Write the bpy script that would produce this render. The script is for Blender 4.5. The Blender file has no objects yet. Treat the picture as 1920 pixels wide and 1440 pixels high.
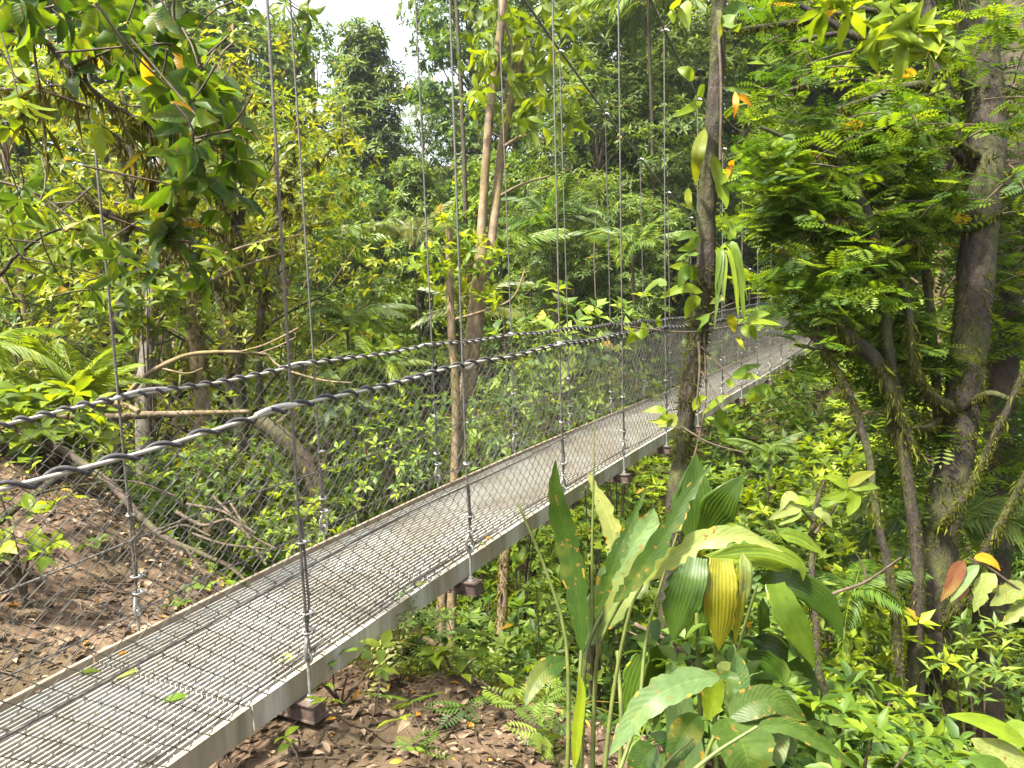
import bpy, math, random
import numpy as np
from mathutils import Matrix, Vector

random.seed(11)
rng = np.random.default_rng(11)
scene = bpy.context.scene
COL = scene.collection
R = math.radians
PI = math.pi

# ------------------------------------------------------------------ camera
F_PX, PITCH, ROLL = 1413.5, 0.1077, -0.0323
_cr, _sr, _cp, _sp = math.cos(ROLL), math.sin(ROLL), math.cos(PITCH), math.sin(PITCH)
C_FW = np.array([0, _cp, -_sp])
_up = np.array([0, _sp, _cp]); _rt = np.array([1.0, 0, 0])
C_RT = _cr * _rt + _sr * _up
C_UP = -_sr * _rt + _cr * _up
cam_data = bpy.data.cameras.new('camera')
cam = bpy.data.objects.new('camera', cam_data)
COL.objects.link(cam)
cam_data.sensor_fit = 'HORIZONTAL'
cam_data.sensor_width = 36.0
cam_data.lens = F_PX / 1920 * 36.0
cam_data.clip_start = 0.05
cam_data.clip_end = 2000
M = Matrix.Identity(4)
for i in range(3):
    M[i][0] = C_RT[i]; M[i][1] = C_UP[i]; M[i][2] = -C_FW[i]
cam.matrix_world = M
scene.camera = cam

# ------------------------------------------------------------------ light
SUN_EL, SUN_AZ = 62.0, -128.0          # azimuth measured from straight ahead, negative = left
world = bpy.data.worlds.new('World'); scene.world = world
world.use_nodes = True
wn = world.node_tree.nodes; wl = world.node_tree.links
wn.clear()
wo = wn.new('ShaderNodeOutputWorld'); wb = wn.new('ShaderNodeBackground')
sky = wn.new('ShaderNodeTexSky'); sky.sky_type = 'NISHITA'; sky.sun_disc = False
sky.sun_elevation = R(SUN_EL); sky.sun_rotation = R(SUN_AZ)
sky.air_density = 1.0; sky.dust_density = 4.0; sky.ozone_density = 1.0
hs = wn.new('ShaderNodeHueSaturation'); hs.inputs['Saturation'].default_value = 0.35
wl.new(sky.outputs[0], hs.inputs['Color']); wl.new(hs.outputs[0], wb.inputs['Color'])
wb.inputs['Strength'].default_value = 0.12
wl.new(wb.outputs[0], wo.inputs['Surface'])
sun_data = bpy.data.lights.new('sun', 'SUN'); sun = bpy.data.objects.new('sun', sun_data)
COL.objects.link(sun)
sun_data.energy = 4.2; sun_data.angle = R(5.0); sun_data.color = (1.0, 0.94, 0.80)
_sd = Vector((math.sin(R(SUN_AZ)) * math.cos(R(SUN_EL)), math.cos(R(SUN_AZ)) * math.cos(R(SUN_EL)), math.sin(R(SUN_EL))))
sun.rotation_euler = _sd.to_track_quat('Z', 'Y').to_euler()
scene.view_settings.view_transform = 'Standard'
scene.view_settings.look = 'None'
scene.view_settings.gamma = 1.0
scene.view_settings.use_curve_mapping = False
scene.view_settings.exposure = 2.3
cy = scene.cycles
cy.max_bounces = 5; cy.diffuse_bounces = 3; cy.glossy_bounces = 1; cy.transmission_bounces = 3
cy.volume_bounces = 1; cy.transparent_max_bounces = 4
cy.use_denoising = True
cy.caustics_reflective = False; cy.caustics_refractive = False
cy.sample_clamp_indirect = 6.0

# ------------------------------------------------------------------ helpers
def at(px, py, d):
    """point that the 1920x1440 photograph shows at (px, py), d metres in front of the lens"""
    return C_RT * ((px - 960) / F_PX * d) + C_UP * ((720 - py) / F_PX * d) + C_FW * d

def to_px(P):
    P = np.atleast_2d(P)
    d = P @ C_FW
    dd = np.where(np.abs(d) < 1e-6, 1e-6, d)
    return np.stack([960 + F_PX * (P @ C_RT) / dd, 720 - F_PX * (P @ C_UP) / dd, d], 1)

def nrmz(a):
    a = np.asarray(a, float)
    return a / np.maximum(np.linalg.norm(a, axis=-1, keepdims=True), 1e-9)

_tab = np.random.default_rng(5).random((256, 256))
def vnoise(x, y):
    x = np.asarray(x, float); y = np.asarray(y, float)
    xi = np.floor(x).astype(int); yi = np.floor(y).astype(int)
    fx = x - xi; fy = y - yi
    fx = fx * fx * (3 - 2 * fx); fy = fy * fy * (3 - 2 * fy)
    a = _tab[xi & 255, yi & 255]; b = _tab[(xi + 1) & 255, yi & 255]
    c = _tab[xi & 255, (yi + 1) & 255]; d = _tab[(xi + 1) & 255, (yi + 1) & 255]
    return (a * (1 - fx) + b * fx) * (1 - fy) + (c * (1 - fx) + d * fx) * fy
def fbm(x, y, o=4):
    s = 0; a = .5
    for k in range(o):
        s = s + a * (vnoise(x * 2 ** k + 17.3 * k, y * 2 ** k + 9.1 * k) - .5); a *= .5
    return s

def wloc(o):
    v = np.zeros(3)
    while o is not None:
        v = v + np.array(o.location); o = o.parent
    return v

FLAT = ('bar', 'bars', 'side_plate', 'cross_beam', 'haze')
class MB:
    """collects geometry; build() links it as one mesh object"""
    def __init__(s): s.v = []; s.l = []; s.n = []; s.t = []; s.m = []; s.uv = []; s.k = 0
    def add(s, v, f, tint=.5, mat=0, uv=None):
        v = np.asarray(v, float).reshape(-1, 3); f = np.asarray(f, int)
        s.v.append(v); s.l.append((f + s.k).ravel()); s.n.append(np.full(len(f), f.shape[1]))
        s.t.append(np.broadcast_to(np.asarray(tint, float), (len(f),)))
        s.m.append(np.broadcast_to(np.asarray(mat, int), (len(f),)))
        s.uv.append(np.zeros((len(v), 3)) if uv is None else np.asarray(uv, float))
        s.k += len(v)
    def tris(s): return sum(len(x) for x in s.n)
    def mesh(s, name, mats, off=(0, 0, 0), smooth=False):
        v = np.concatenate(s.v) - np.asarray(off); l = np.concatenate(s.l); n = np.concatenate(s.n)
        me = bpy.data.meshes.new(name)
        me.vertices.add(len(v)); me.vertices.foreach_set('co', v.ravel().astype(np.float32))
        me.loops.add(len(l)); me.loops.foreach_set('vertex_index', l.astype(np.int32))
        me.polygons.add(len(n))
        me.polygons.foreach_set('loop_start', (np.cumsum(n) - n).astype(np.int32))
        me.polygons.foreach_set('material_index', np.concatenate(s.m).astype(np.int32))
        me.polygons.foreach_set('use_smooth', np.full(len(n), name not in FLAT, bool))
        for m in (mats if isinstance(mats, (list, tuple)) else [mats]): me.materials.append(m)
        a = me.attributes.new('tint', 'FLOAT', 'FACE'); a.data.foreach_set('value', np.concatenate(s.t).astype(np.float32))
        b = me.attributes.new('leafuv', 'FLOAT_VECTOR', 'POINT'); b.data.foreach_set('vector', np.concatenate(s.uv).ravel().astype(np.float32))
        me.update(calc_edges=True)
        return me
    def build(s, name, mats, parent=None, smooth=False):
        off = wloc(parent) if parent is not None else np.zeros(3)
        o = bpy.data.objects.new(name, s.mesh(name, mats, off, smooth))
        COL.objects.link(o); o.parent = parent
        return o

def tag(o, label=None, cat=None, group=None, kind=None):
    if label: o['label'] = label
    if cat: o['category'] = cat
    if group: o['group'] = group
    if kind: o['kind'] = kind
    return o
def empty(name, loc, label=None, cat=None, group=None):
    o = bpy.data.objects.new(name, None); COL.objects.link(o)
    o.location = [float(a) for a in loc]; o.empty_display_size = .1
    return tag(o, label, cat, group)
def link_mesh(name, me, parent, mw=None):
    o = bpy.data.objects.new(name, me); COL.objects.link(o); o.parent = parent
    if mw is not None: o.matrix_basis = mw
    return o

def spl(P, n):
    """smooth curve through the points P (any number of columns)"""
    P = np.asarray(P, float)
    if len(P) == 2:
        return P[0] + (P[1] - P[0]) * np.linspace(0, 1, n)[:, None]
    Q = np.vstack([2 * P[0] - P[1], P, 2 * P[-1] - P[-2]])
    ts = np.linspace(0, len(P) - 1, n); out = []
    for t in ts:
        i = min(int(t), len(P) - 2); f = t - i
        a, b, c, d = Q[i], Q[i + 1], Q[i + 2], Q[i + 3]
        out.append(.5 * (2 * b + (c - a) * f + (2 * a - 5 * b + 4 * c - d) * f * f + (3 * b - a - 3 * c + d) * f ** 3))
    return np.array(out)

def frame(P):
    T = nrmz(np.gradient(P, axis=0))
    ref = np.array([0, 0, 1.0]) if abs(T[0][2]) < .9 else np.array([1.0, 0, 0])
    A = []
    a = nrmz(ref - T[0] * (ref @ T[0]))
    for t in T:
        a = nrmz(a - t * (a @ t)); A.append(a)
    A = np.array(A)
    return T, A, np.cross(T, A)

def tube(mb, P, rad, k=6, tint=.5, mat=0, rough=0.0, cap=True):
    P = np.asarray(P, float); n = len(P)
    rad = np.broadcast_to(np.asarray(rad, float), (n,))
    T, A, B = frame(P)
    th = np.arange(k) * 2 * PI / k
    rr = rad[:, None] * (1 + rough * (rng.random((n, k)) - .5) * 2) if rough else np.repeat(rad[:, None], k, 1)
    V = P[:, None] + rr[..., None] * (np.cos(th)[None, :, None] * A[:, None] + np.sin(th)[None, :, None] * B[:, None])
    i = np.arange(n - 1)[:, None] * k; j = np.arange(k)[None]
    j2 = (j + 1) % k
    f = np.stack([i + j, i + j2, i + k + j2, i + k + j], -1).reshape(-1, 4)
    uv = np.zeros((n, k, 3)); uv[..., 0] = th; uv[..., 1] = np.concatenate([[0], np.cumsum(np.linalg.norm(np.diff(P, axis=0), axis=1))])[:, None]
    mb.add(V.reshape(-1, 3), f, tint, mat, uv.reshape(-1, 3))
    if cap:
        for r0, rev in ((0, True), (n - 1, False)):
            ring = V[r0]; c = np.arange(k)
            q = np.stack([c, (c + 1) % k, np.full(k, k)], 1)
            mb.add(np.vstack([ring, P[r0][None]]), q[:, ::-1] if rev else q, tint, mat)

BOXF = np.array([[0, 3, 2, 1], [4, 5, 6, 7], [0, 1, 5, 4], [1, 2, 6, 5], [2, 3, 7, 6], [3, 0, 4, 7]])
def box(mb, a, b, tint=.5, mat=0):
    x0, y0, z0 = a; x1, y1, z1 = b
    mb.add([(x0, y0, z0), (x1, y0, z0), (x1, y1, z0), (x0, y1, z0), (x0, y0, z1), (x1, y0, z1), (x1, y1, z1), (x0, y1, z1)], BOXF, tint, mat)

# ---- small leaves: templates have x across (-.5...5), y along 0..1, z out of the blade
T2 = (np.array([(0, 0, 0), (-.5, .42, .07), (0, 1, -.08), (.5, .42, .07)]), np.array([(0, 3, 2), (0, 2, 1)]))
T4 = (np.array([(0, 0, 0), (-.5, .4, .08), (0, .52, -.02), (.5, .4, .08), (0, 1, -.2)]),
      np.array([(0, 2, 1), (0, 3, 2), (1, 2, 4), (2, 3, 4)]))
T8 = (np.array([(0, 0, 0), (-.36, .22, .03), (0, .28, -.01), (.36, .22, .03), (-.5, .52, .03), (0, .58, -.07), (.5, .52, .03), (-.27, .8, -.08), (.27, .8, -.08), (0, 1, -.26)]),
      np.array([(0, 2, 1), (0, 3, 2), (1, 2, 4), (2, 5, 4), (2, 3, 6), (2, 6, 5), (4, 5, 7), (5, 9, 7), (5, 6, 8), (5, 8, 9)]))
def pinnate(n, w=.16, l=.42):
    v, f = [], []
    for i in range(n):
        y = .1 + .85 * i / n; ll = l * math.sin(PI * (.25 + .65 * i / n))
        for sx in (-1, 1):
            k = len(v); z = -.12 * y * y
            v += [(0, y, z), (sx * ll * .5, y + .02, z + .03), (sx * ll, y + .10, z - .04), (sx * ll * .5, y + w * .62, z)]
            f += [(k, k + 1, k + 2), (k, k + 2, k + 3)] if sx > 0 else [(k, k + 2, k + 1), (k, k + 3, k + 2)]
    k = len(v); v += [(0, .92, -.1), (-.05, .98, -.1), (0, 1.12, -.15), (.05, .98, -.1)]
    f += [(k, k + 3, k + 2), (k, k + 2, k + 1)]
    return (np.array(v), np.array(f))
TP = pinnate(8); TP5 = pinnate(4, .26, .5); TF = pinnate(6, .25, .5)

def leaves(mb, tm, pos, dr, nm, L, W, tint, mat=0):
    tv, tf = tm; N = len(pos)
    dr = nrmz(dr); side = nrmz(np.cross(dr, nm)); nn = np.cross(side, dr)
    L = np.broadcast_to(np.asarray(L, float), (N,)); W = np.broadcast_to(np.asarray(W, float), (N,))
    V = pos[:, None] + tv[None, :, 1, None] * (L[:, None] * dr)[:, None] + tv[None, :, 0, None] * (W[:, None] * side)[:, None] + tv[None, :, 2, None] * (L[:, None] * nn)[:, None]
    Fa = (tf[None] + (np.arange(N) * len(tv))[:, None, None]).reshape(-1, tf.shape[1])
    t = np.repeat(np.broadcast_to(np.asarray(tint, float), (N,)), len(tf))
    uv = np.zeros((N, len(tv), 3)); uv[..., 0] = tv[:, 0] * 2; uv[..., 1] = tv[:, 1]
    mb.add(V.reshape(-1, 3), Fa, t, mat, uv.reshape(-1, 3))

def rosettes(mb, tm, C, A, k, L, W, tilt=(.7, 1.5), tint=None, mat=0, droop=.25, tj=.18):
    """k leaves round each centre C, spread about the axis A"""
    C = np.asarray(C, float); A = nrmz(A); N = len(C)
    ref = np.where(np.abs(A[:, 2:3]) < .9, np.array([[0, 0, 1.0]]), np.array([[1.0, 0, 0]]))
    U = nrmz(np.cross(A, ref)); V = np.cross(A, U)
    ph = (np.arange(k)[None] * 2.39996 + rng.random((N, 1)) * 6.28 + rng.normal(0, .25, (N, k)))
    rad = np.cos(ph)[..., None] * U[:, None] + np.sin(ph)[..., None] * V[:, None]
    ti = rng.uniform(tilt[0], tilt[1], (N, k))[..., None]
    D = np.cos(ti) * A[:, None] + np.sin(ti) * rad
    D = D + np.array([0, 0, -1.0]) * droop * rng.random((N, k, 1))
    Nn = np.sin(ti) * A[:, None] - np.cos(ti) * rad + np.array([0, 0, .35]) + rng.normal(0, .22, (N, k, 3))
    s = rng.uniform(.6, 1.15, (N, k))
    if tint is None: tint = rng.random(N)
    tt = np.clip(np.repeat(np.broadcast_to(tint, (N,))[:, None], k, 1) + rng.normal(0, tj, (N, k)), 0, .90)
    tt = np.where(rng.random((N, k)) < .005, .985, tt)
    P = np.repeat(C[:, None], k, 1) + D * (np.arange(k)[None, :, None] * .02 * L)
    Lb = np.broadcast_to(np.asarray(L, float).reshape(-1, 1), (N, 1)); Wb = np.broadcast_to(np.asarray(W, float).reshape(-1, 1), (N, 1))
    leaves(mb, tm, P.reshape(-1, 3), D.reshape(-1, 3), Nn.reshape(-1, 3), (s * Lb).ravel(), (s * Wb).ravel(), tt.ravel(), mat)

def rdir(n): return nrmz(rng.normal(size=(n, 3)))

# ------------------------------------------------------------------ materials
def nt(name):
    m = bpy.data.materials.new(name); m.use_nodes = True
    t = m.node_tree; t.nodes.clear()
    out = t.nodes.new('ShaderNodeOutputMaterial')
    return m, t.nodes, t.links, out
def ramp(nodes, stops, interp='LINEAR'):
    r = nodes.new('ShaderNodeValToRGB'); e = r.color_ramp.elements; r.color_ramp.interpolation = interp
    while len(e) > 1: e.remove(e[-1])
    e[0].position = stops[0][0]; e[0].color = (*stops[0][1], 1)
    for p, c in stops[1:]:
        x = e.new(p); x.color = (*c, 1)
    return r
def leafmat(name, dark, mid, light, odd=(.32, .20, .02), trans=.42, rough=.5, ribs=0, spec=.32, rv=.18):
    m, N, L, out = nt(name)
    at_ = N.new('ShaderNodeAttribute'); at_.attribute_name = 'tint'
    rp = ramp(N, [(0, dark), (.5, mid), (.93, light), (.96, odd), (1, odd)])
    L.new(at_.outputs['Fac'], rp.inputs[0])
    oi = N.new('ShaderNodeObjectInfo')
    mr = N.new('ShaderNodeMapRange'); mr.inputs[3].default_value = 1 - rv; mr.inputs[4].default_value = 1 + rv
    L.new(oi.outputs['Random'], mr.inputs[0])
    hv = N.new('ShaderNodeHueSaturation'); L.new(rp.outputs[0], hv.inputs['Color']); L.new(mr.outputs[0], hv.inputs['Value'])
    col = hv.outputs[0]
    tcn = N.new('ShaderNodeNewGeometry')
    nz = N.new('ShaderNodeTexNoise'); nz.inputs['Scale'].default_value = 9; nz.inputs['Detail'].default_value = 3
    L.new(tcn.outputs['Position'], nz.inputs['Vector'])
    mx = N.new('ShaderNodeMixRGB'); mx.blend_type = 'MULTIPLY'; mx.inputs[0].default_value = .5
    r2 = ramp(N, [(.3, (.62, .66, .6)), (.7, (1.25, 1.2, 1.1))]); L.new(nz.outputs[0], r2.inputs[0])
    L.new(col, mx.inputs[1]); L.new(r2.outputs[0], mx.inputs[2]); col = mx.outputs[0]
    bs = N.new('ShaderNodeBsdfPrincipled'); bs.inputs['Roughness'].default_value = rough; bs.inputs['Specular IOR Level'].default_value = spec
    if ribs:
        sn = N.new('ShaderNodeTexNoise'); sn.inputs['Scale'].default_value = 42; sn.inputs['Detail'].default_value = 2; L.new(tcn.outputs['Position'], sn.inputs['Vector'])
        sr = ramp(N, [(.66, (0, 0, 0)), (.70, (1, 1, 1))]); L.new(sn.outputs[0], sr.inputs[0])
        sm = N.new('ShaderNodeMixRGB'); sm.inputs[2].default_value = (.17, .10, .025, 1); L.new(sr.outputs[0], sm.inputs[0]); L.new(col, sm.inputs[1]); col = sm.outputs[0]
        yn = N.new('ShaderNodeTexNoise'); yn.inputs['Scale'].default_value = 7; yn.inputs['Detail'].default_value = 4; L.new(tcn.outputs['Position'], yn.inputs['Vector'])
        yr = ramp(N, [(.55, (0, 0, 0)), (.75, (.55, .55, .55))]); L.new(yn.outputs[0], yr.inputs[0])
        ym = N.new('ShaderNodeMixRGB'); ym.inputs[2].default_value = (.20, .19, .03, 1); L.new(yr.outputs[0], ym.inputs[0]); L.new(col, ym.inputs[1]); col = ym.outputs[0]
        ua = N.new('ShaderNodeAttribute'); ua.attribute_name = 'leafuv'
        sp = N.new('ShaderNodeSeparateXYZ'); L.new(ua.outputs['Vector'], sp.inputs[0])
        ab = N.new('ShaderNodeMath'); ab.operation = 'ABSOLUTE'; L.new(sp.outputs[0], ab.inputs[0])
        # side veins: sine of (along*ribs - across*k)
        a1 = N.new('ShaderNodeMath'); a1.operation = 'MULTIPLY'; a1.inputs[1].default_value = ribs; L.new(sp.outputs[1], a1.inputs[0])
        a2 = N.new('ShaderNodeMath'); a2.operation = 'MULTIPLY_ADD'; a2.inputs[1].default_value = -ribs * .16; L.new(ab.outputs[0], a2.inputs[0]); L.new(a1.outputs[0], a2.inputs[2])
        a3 = N.new('ShaderNodeMath'); a3.operation = 'SINE'; L.new(a2.outputs[0], a3.inputs[0])
        mrb = ramp(N, [(0, (1.5, 1.45, 1.3)), (.05, (1.0, 1.0, 1.0))]); L.new(ab.outputs[0], mrb.inputs[0])
        m2 = N.new('ShaderNodeMixRGB'); m2.blend_type = 'MULTIPLY'; m2.inputs[0].default_value = .8
        L.new(col, m2.inputs[1]); L.new(mrb.outputs[0], m2.inputs[2]); col = m2.outputs[0]
        bp = N.new('ShaderNodeBump'); bp.inputs['Strength'].default_value = .25; bp.inputs['Distance'].default_value = .0009
        L.new(a3.outputs[0], bp.inputs['Height']); L.new(bp.outputs[0], bs.inputs['Normal'])
    L.new(col, bs.inputs['Base Color'])
    tr = N.new('ShaderNodeBsdfTranslucent')
    h2 = N.new('ShaderNodeMixRGB'); h2.blend_type = 'MULTIPLY'; h2.inputs[0].default_value = 1; h2.inputs[2].default_value = (1.75, 1.55, .55, 1)
    L.new(col, h2.inputs[1]); L.new(h2.outputs[0], tr.inputs['Color'])
    ms = N.new('ShaderNodeMixShader'); ms.inputs[0].default_value = trans
    L.new(bs.outputs[0], ms.inputs[1]); L.new(tr.outputs[0], ms.inputs[2]); L.new(ms.outputs[0], out.inputs['Surface'])
    return m

def surf(name, stops, scale=6, rough=.8, metal=0., bump=.3, dist=.01, detail=6, scale2=None, stops2=None, fac2=.5, spec=.4, stretch=None, coords='Position'):
    m, N, L, out = nt(name)
    if coords == 'Position':
        g = N.new('ShaderNodeNewGeometry'); src = g.outputs['Position']
    elif coords == 'leafuv':
        g = N.new('ShaderNodeAttribute'); g.attribute_name = 'leafuv'; src = g.outputs['Vector']
    else:
        g = N.new('ShaderNodeTexCoord'); src = g.outputs['Object']
    if stretch:
        mp = N.new('ShaderNodeMapping'); mp.inputs['Scale'].default_value = stretch; L.new(src, mp.inputs[0]); src = mp.outputs[0]
    n = N.new('ShaderNodeTexNoise'); n.inputs['Scale'].default_value = scale; n.inputs['Detail'].default_value = detail; n.inputs['Roughness'].default_value = .65
    L.new(src, n.inputs['Vector'])
    r = ramp(N, stops); L.new(n.outputs[0], r.inputs[0]); col = r.outputs[0]
    if stops2:
        n2 = N.new('ShaderNodeTexNoise'); n2.inputs['Scale'].default_value = scale2; n2.inputs['Detail'].default_value = 4
        L.new(src, n2.inputs['Vector'])
        rm = ramp(N, [(.44, (0, 0, 0)), (.56, (1, 1, 1))]); L.new(n2.outputs[0], rm.inputs[0])
        fm = N.new('ShaderNodeMath'); fm.operation = 'MULTIPLY'; fm.inputs[1].default_value = fac2; L.new(rm.outputs[0], fm.inputs[0])
        rr = ramp(N, stops2); L.new(n.outputs[0], rr.inputs[0])
        mx = N.new('ShaderNodeMixRGB'); L.new(fm.outputs[0], mx.inputs[0]); L.new(col, mx.inputs[1]); L.new(rr.outputs[0], mx.inputs[2]); col = mx.outputs[0]
    b = N.new('ShaderNodeBsdfPrincipled'); L.new(col, b.inputs['Base Color'])
    b.inputs['Roughness'].default_value = rough; b.inputs['Metallic'].default_value = metal; b.inputs['Specular IOR Level'].default_value = spec
    if bump:
        bp = N.new('ShaderNodeBump'); bp.inputs['Strength'].default_value = bump; bp.inputs['Distance'].default_value = dist
        L.new(n.outputs[0], bp.inputs['Height']); L.new(bp.outputs[0], b.inputs['Normal'])
    L.new(b.outputs[0], out.inputs['Surface'])
    return m

MT = dict(
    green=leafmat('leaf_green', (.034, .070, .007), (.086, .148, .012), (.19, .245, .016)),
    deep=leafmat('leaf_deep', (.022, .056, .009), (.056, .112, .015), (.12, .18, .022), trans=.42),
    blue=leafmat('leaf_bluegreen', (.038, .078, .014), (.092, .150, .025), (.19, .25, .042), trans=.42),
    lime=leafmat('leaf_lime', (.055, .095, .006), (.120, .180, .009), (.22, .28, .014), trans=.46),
    yellow=leafmat('leaf_yellow', (.060, .082, .008), (.135, .16, .013), (.25, .26, .022), trans=.42),
    big=leafmat('leaf_big', (.028, .068, .006), (.075, .145, .010), (.15, .225, .014), odd=(.42, .25, .015), trans=.55, ribs=60, rough=.42),
    feather=leafmat('leaf_feather', (.028, .066, .007), (.070, .135, .010), (.16, .23, .014), trans=.5),
    palm=leafmat('leaf_palm', (.035, .075, .012), (.075, .13, .02), (.15, .20, .035), trans=.4, rough=.36),
    palmpale=leafmat('leaf_palm_pale', (.07, .10, .04), (.13, .16, .06), (.24, .24, .10), trans=.35, rough=.4),
    pleat=leafmat('leaf_pleated', (.020, .050, .006), (.042, .088, .009), (.095, .145, .012), odd=(.30, .27, .012), trans=.35, ribs=0, rough=.32),
    pleaty=leafmat('leaf_pleated_yellowing', (.05, .09, .010), (.16, .17, .012), (.30, .27, .015), trans=.4, rough=.36),
    ginger=leafmat('leaf_ginger', (.022, .055, .007), (.050, .098, .012), (.115, .165, .026), odd=(.28, .20, .03), trans=.42, ribs=110, rough=.48, spec=.35),
    pale=leafmat('leaf_pale', (.09, .13, .03), (.17, .21, .055), (.30, .31, .10), trans=.35, ribs=90, rough=.5, spec=.35),
    mint=leafmat('leaf_mint', (.060, .115, .035), (.12, .185, .065), (.20, .27, .11), trans=.3, ribs=90),
    rust=leafmat('leaf_rust', (.10, .035, .015), (.19, .070, .03), (.30, .11, .05), trans=.2, ribs=70),
    orange=leafmat('leaf_orange', (.35, .13, .008), (.50, .21, .010), (.60, .30, .02), trans=.4, ribs=50),
    moss=leafmat('moss_tuft', (.022, .026, .005), (.060, .068, .008), (.12, .13, .015), odd=(.10, .09, .02), trans=.25, rough=.9, spec=.1),
    mossy=leafmat('moss_tuft_pale', (.045, .042, .010), (.10, .095, .016), (.18, .17, .03), odd=(.14, .11, .03), trans=.3, rough=.9, spec=.1),
    litter=leafmat('dead_leaf', (.035, .022, .013), (.10, .065, .038), (.25, .18, .12), odd=(.42, .20, .02), trans=.1, rough=.65, spec=.3),
)
MT['dirt'] = surf('dirt', [(.25, (.035, .023, .015)), (.5, (.095, .064, .042)), (.75, (.19, .135, .09))], scale=5, bump=.9, dist=.05, detail=9, scale2=1.3, stops2=[(.3, (.035, .028, .016)), (.7, (.085, .065, .035))], fac2=.7, rough=.95, spec=.1)
MT['soil'] = surf('forest_soil', [(.3, (.020, .016, .008)), (.7, (.06, .045, .02))], scale=3, bump=.8, dist=.05, rough=.95, spec=.1)
MT['bark'] = surf('bark_mossy', [(.3, (.007, .005, .003)), (.55, (.026, .018, .010)), (.8, (.062, .045, .028))], scale=14, bump=1.0, dist=.05, scale2=4.0, stops2=[(.3, (.014, .017, .003)), (.7, (.050, .052, .007))], fac2=.95, stretch=(1, 1, .45))
MT['barkb'] = surf('bark_brown', [(.3, (.016, .010, .006)), (.55, (.048, .031, .019)), (.8, (.10, .072, .048))], scale=11, bump=1.0, dist=.04, scale2=3.5, stops2=[(.3, (.025, .022, .008)), (.7, (.07, .065, .02))], fac2=.75, stretch=(1, 1, .5))
MT['barkp'] = surf('bark_pale', [(.3, (.06, .042, .024)), (.55, (.17, .12, .072)), (.8, (.30, .235, .155))], scale=9, bump=.6, dist=.015, scale2=2.4, stops2=[(.3, (.06, .05, .012)), (.7, (.15, .11, .03))], fac2=.65, stretch=(1, 1, .6))
MT['barkg'] = surf('bark_grey', [(.3, (.045, .038, .030)), (.6, (.12, .105, .085)), (.8, (.22, .20, .17))], scale=7, bump=.5, dist=.02, stretch=(1, 1, 2.2))
MT['stem'] = surf('plant_stem', [(.3, (.05, .075, .015)), (.7, (.14, .16, .04))], scale=14, bump=.2, dist=.004, rough=.5)
MT['twig'] = surf('twig', [(.3, (.028, .019, .011)), (.7, (.10, .072, .045))], scale=20, bump=.4, dist=.004)
MT['grate'] = surf('galvanised_grating', [(.3, (.30, .285, .24)), (.55, (.44, .425, .375)), (.8, (.55, .53, .485))], scale=9, rough=.5, metal=.25, bump=.06, dist=.002, scale2=1.7, stops2=[(.3, (.22, .185, .135)), (.7, (.42, .36, .28))], fac2=.55)
MT['flange'] = surf('galvanised_side', [(.3, (.28, .265, .215)), (.55, (.41, .39, .33)), (.8, (.52, .50, .44))], scale=14, stretch=(1, 1, .12), rough=.52, metal=.2, bump=.08, dist=.002, scale2=3.0, stops2=[(.3, (.13, .11, .06)), (.7, (.27, .22, .14))], fac2=.75)
MT['lip'] = surf('weathered_edge', [(.3, (.27, .20, .13)), (.7, (.46, .38, .28))], scale=9, rough=.6, metal=.1, bump=.1, dist=.002)
MT['cable'] = surf('steel_cable', [(.3, (.055, .050, .045)), (.7, (.16, .145, .13))], scale=60, rough=.55, metal=.35, bump=.5, dist=.003)
MT['wire'] = surf('mesh_wire', [(.3, (.08, .07, .06)), (.6, (.19, .18, .16)), (.8, (.32, .31, .29))], scale=4, rough=.5, metal=.4, bump=0)
MT['zinc'] = surf('zinc_hardware', [(.3, (.20, .195, .18)), (.7, (.42, .41, .38))], scale=40, rough=.42, metal=.6, bump=.1, dist=.002)
MT['railcable'] = surf('rail_cable', [(.3, (.22, .20, .17)), (.7, (.42, .39, .34))], scale=50, rough=.5, metal=.2, bump=.4, dist=.003)
MT['rope'] = surf('dark_rope', [(.3, (.018, .018, .022)), (.7, (.06, .058, .062))], scale=70, rough=.8, bump=.8, dist=.004)
MT['tube'] = surf('white_plastic_tube', [(.3, (.30, .285, .26)), (.7, (.48, .46, .43))], scale=12, rough=.45, bump=.05, dist=.001)
MT['beam'] = surf('rusty_beam', [(.3, (.040, .028, .022)), (.55, (.10, .070, .055)), (.8, (.20, .16, .13))], scale=22, rough=.7, metal=.2, bump=.3, dist=.003)

# ------------------------------------------------------------------ terrain
B_X0, B_Y0, B_ANG = -1.031, 3.4355, 0.4851        # bridge: first hanger on the near side and heading
BD = np.array([math.sin(B_ANG), math.cos(B_ANG)]); BN = np.array([-math.cos(B_ANG), math.sin(B_ANG)])
S0 = B_X0 * BD[0] + B_Y0 * BD[1]; T0 = B_X0 * BN[0] + B_Y0 * BN[1]
HS, BW = 1.508, 1.191                             # hanger spacing, width between the two cable planes
def deck_z(u):
    u = np.asarray(u, float); c = np.clip(u, -3.2, 20)
    z = -1.743 + .05095 * c - .00747 * c ** 2 + .00042 * c ** 3 - .0000078 * c ** 4
    return z + .006 * np.maximum(u - 20, 0)
def rail_z(u):
    u = np.asarray(u, float); c = np.clip(u, -3.2, 19)
    return -.4417 + .05217 * c - .00913 * c ** 2 + .000572 * c ** 3 - .000011 * c ** 4 + .006 * np.maximum(u - 19, 0)
def main_z(u): return 5.028 - .3948 * u + .008537 * u * u
def xy(s, t): return np.stack([s * BD[0] + t * BN[0], s * BD[1] + t * BN[1]], -1)
def st(x, y): return x * BD[0] + y * BD[1], x * BN[0] + y * BN[1]
_PS = [-30, -8, 0, 2.5, 3.4, 4.3, 5.5, 8, 12, 16, 22, 30, 36, 45, 60, 90, 160]
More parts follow.
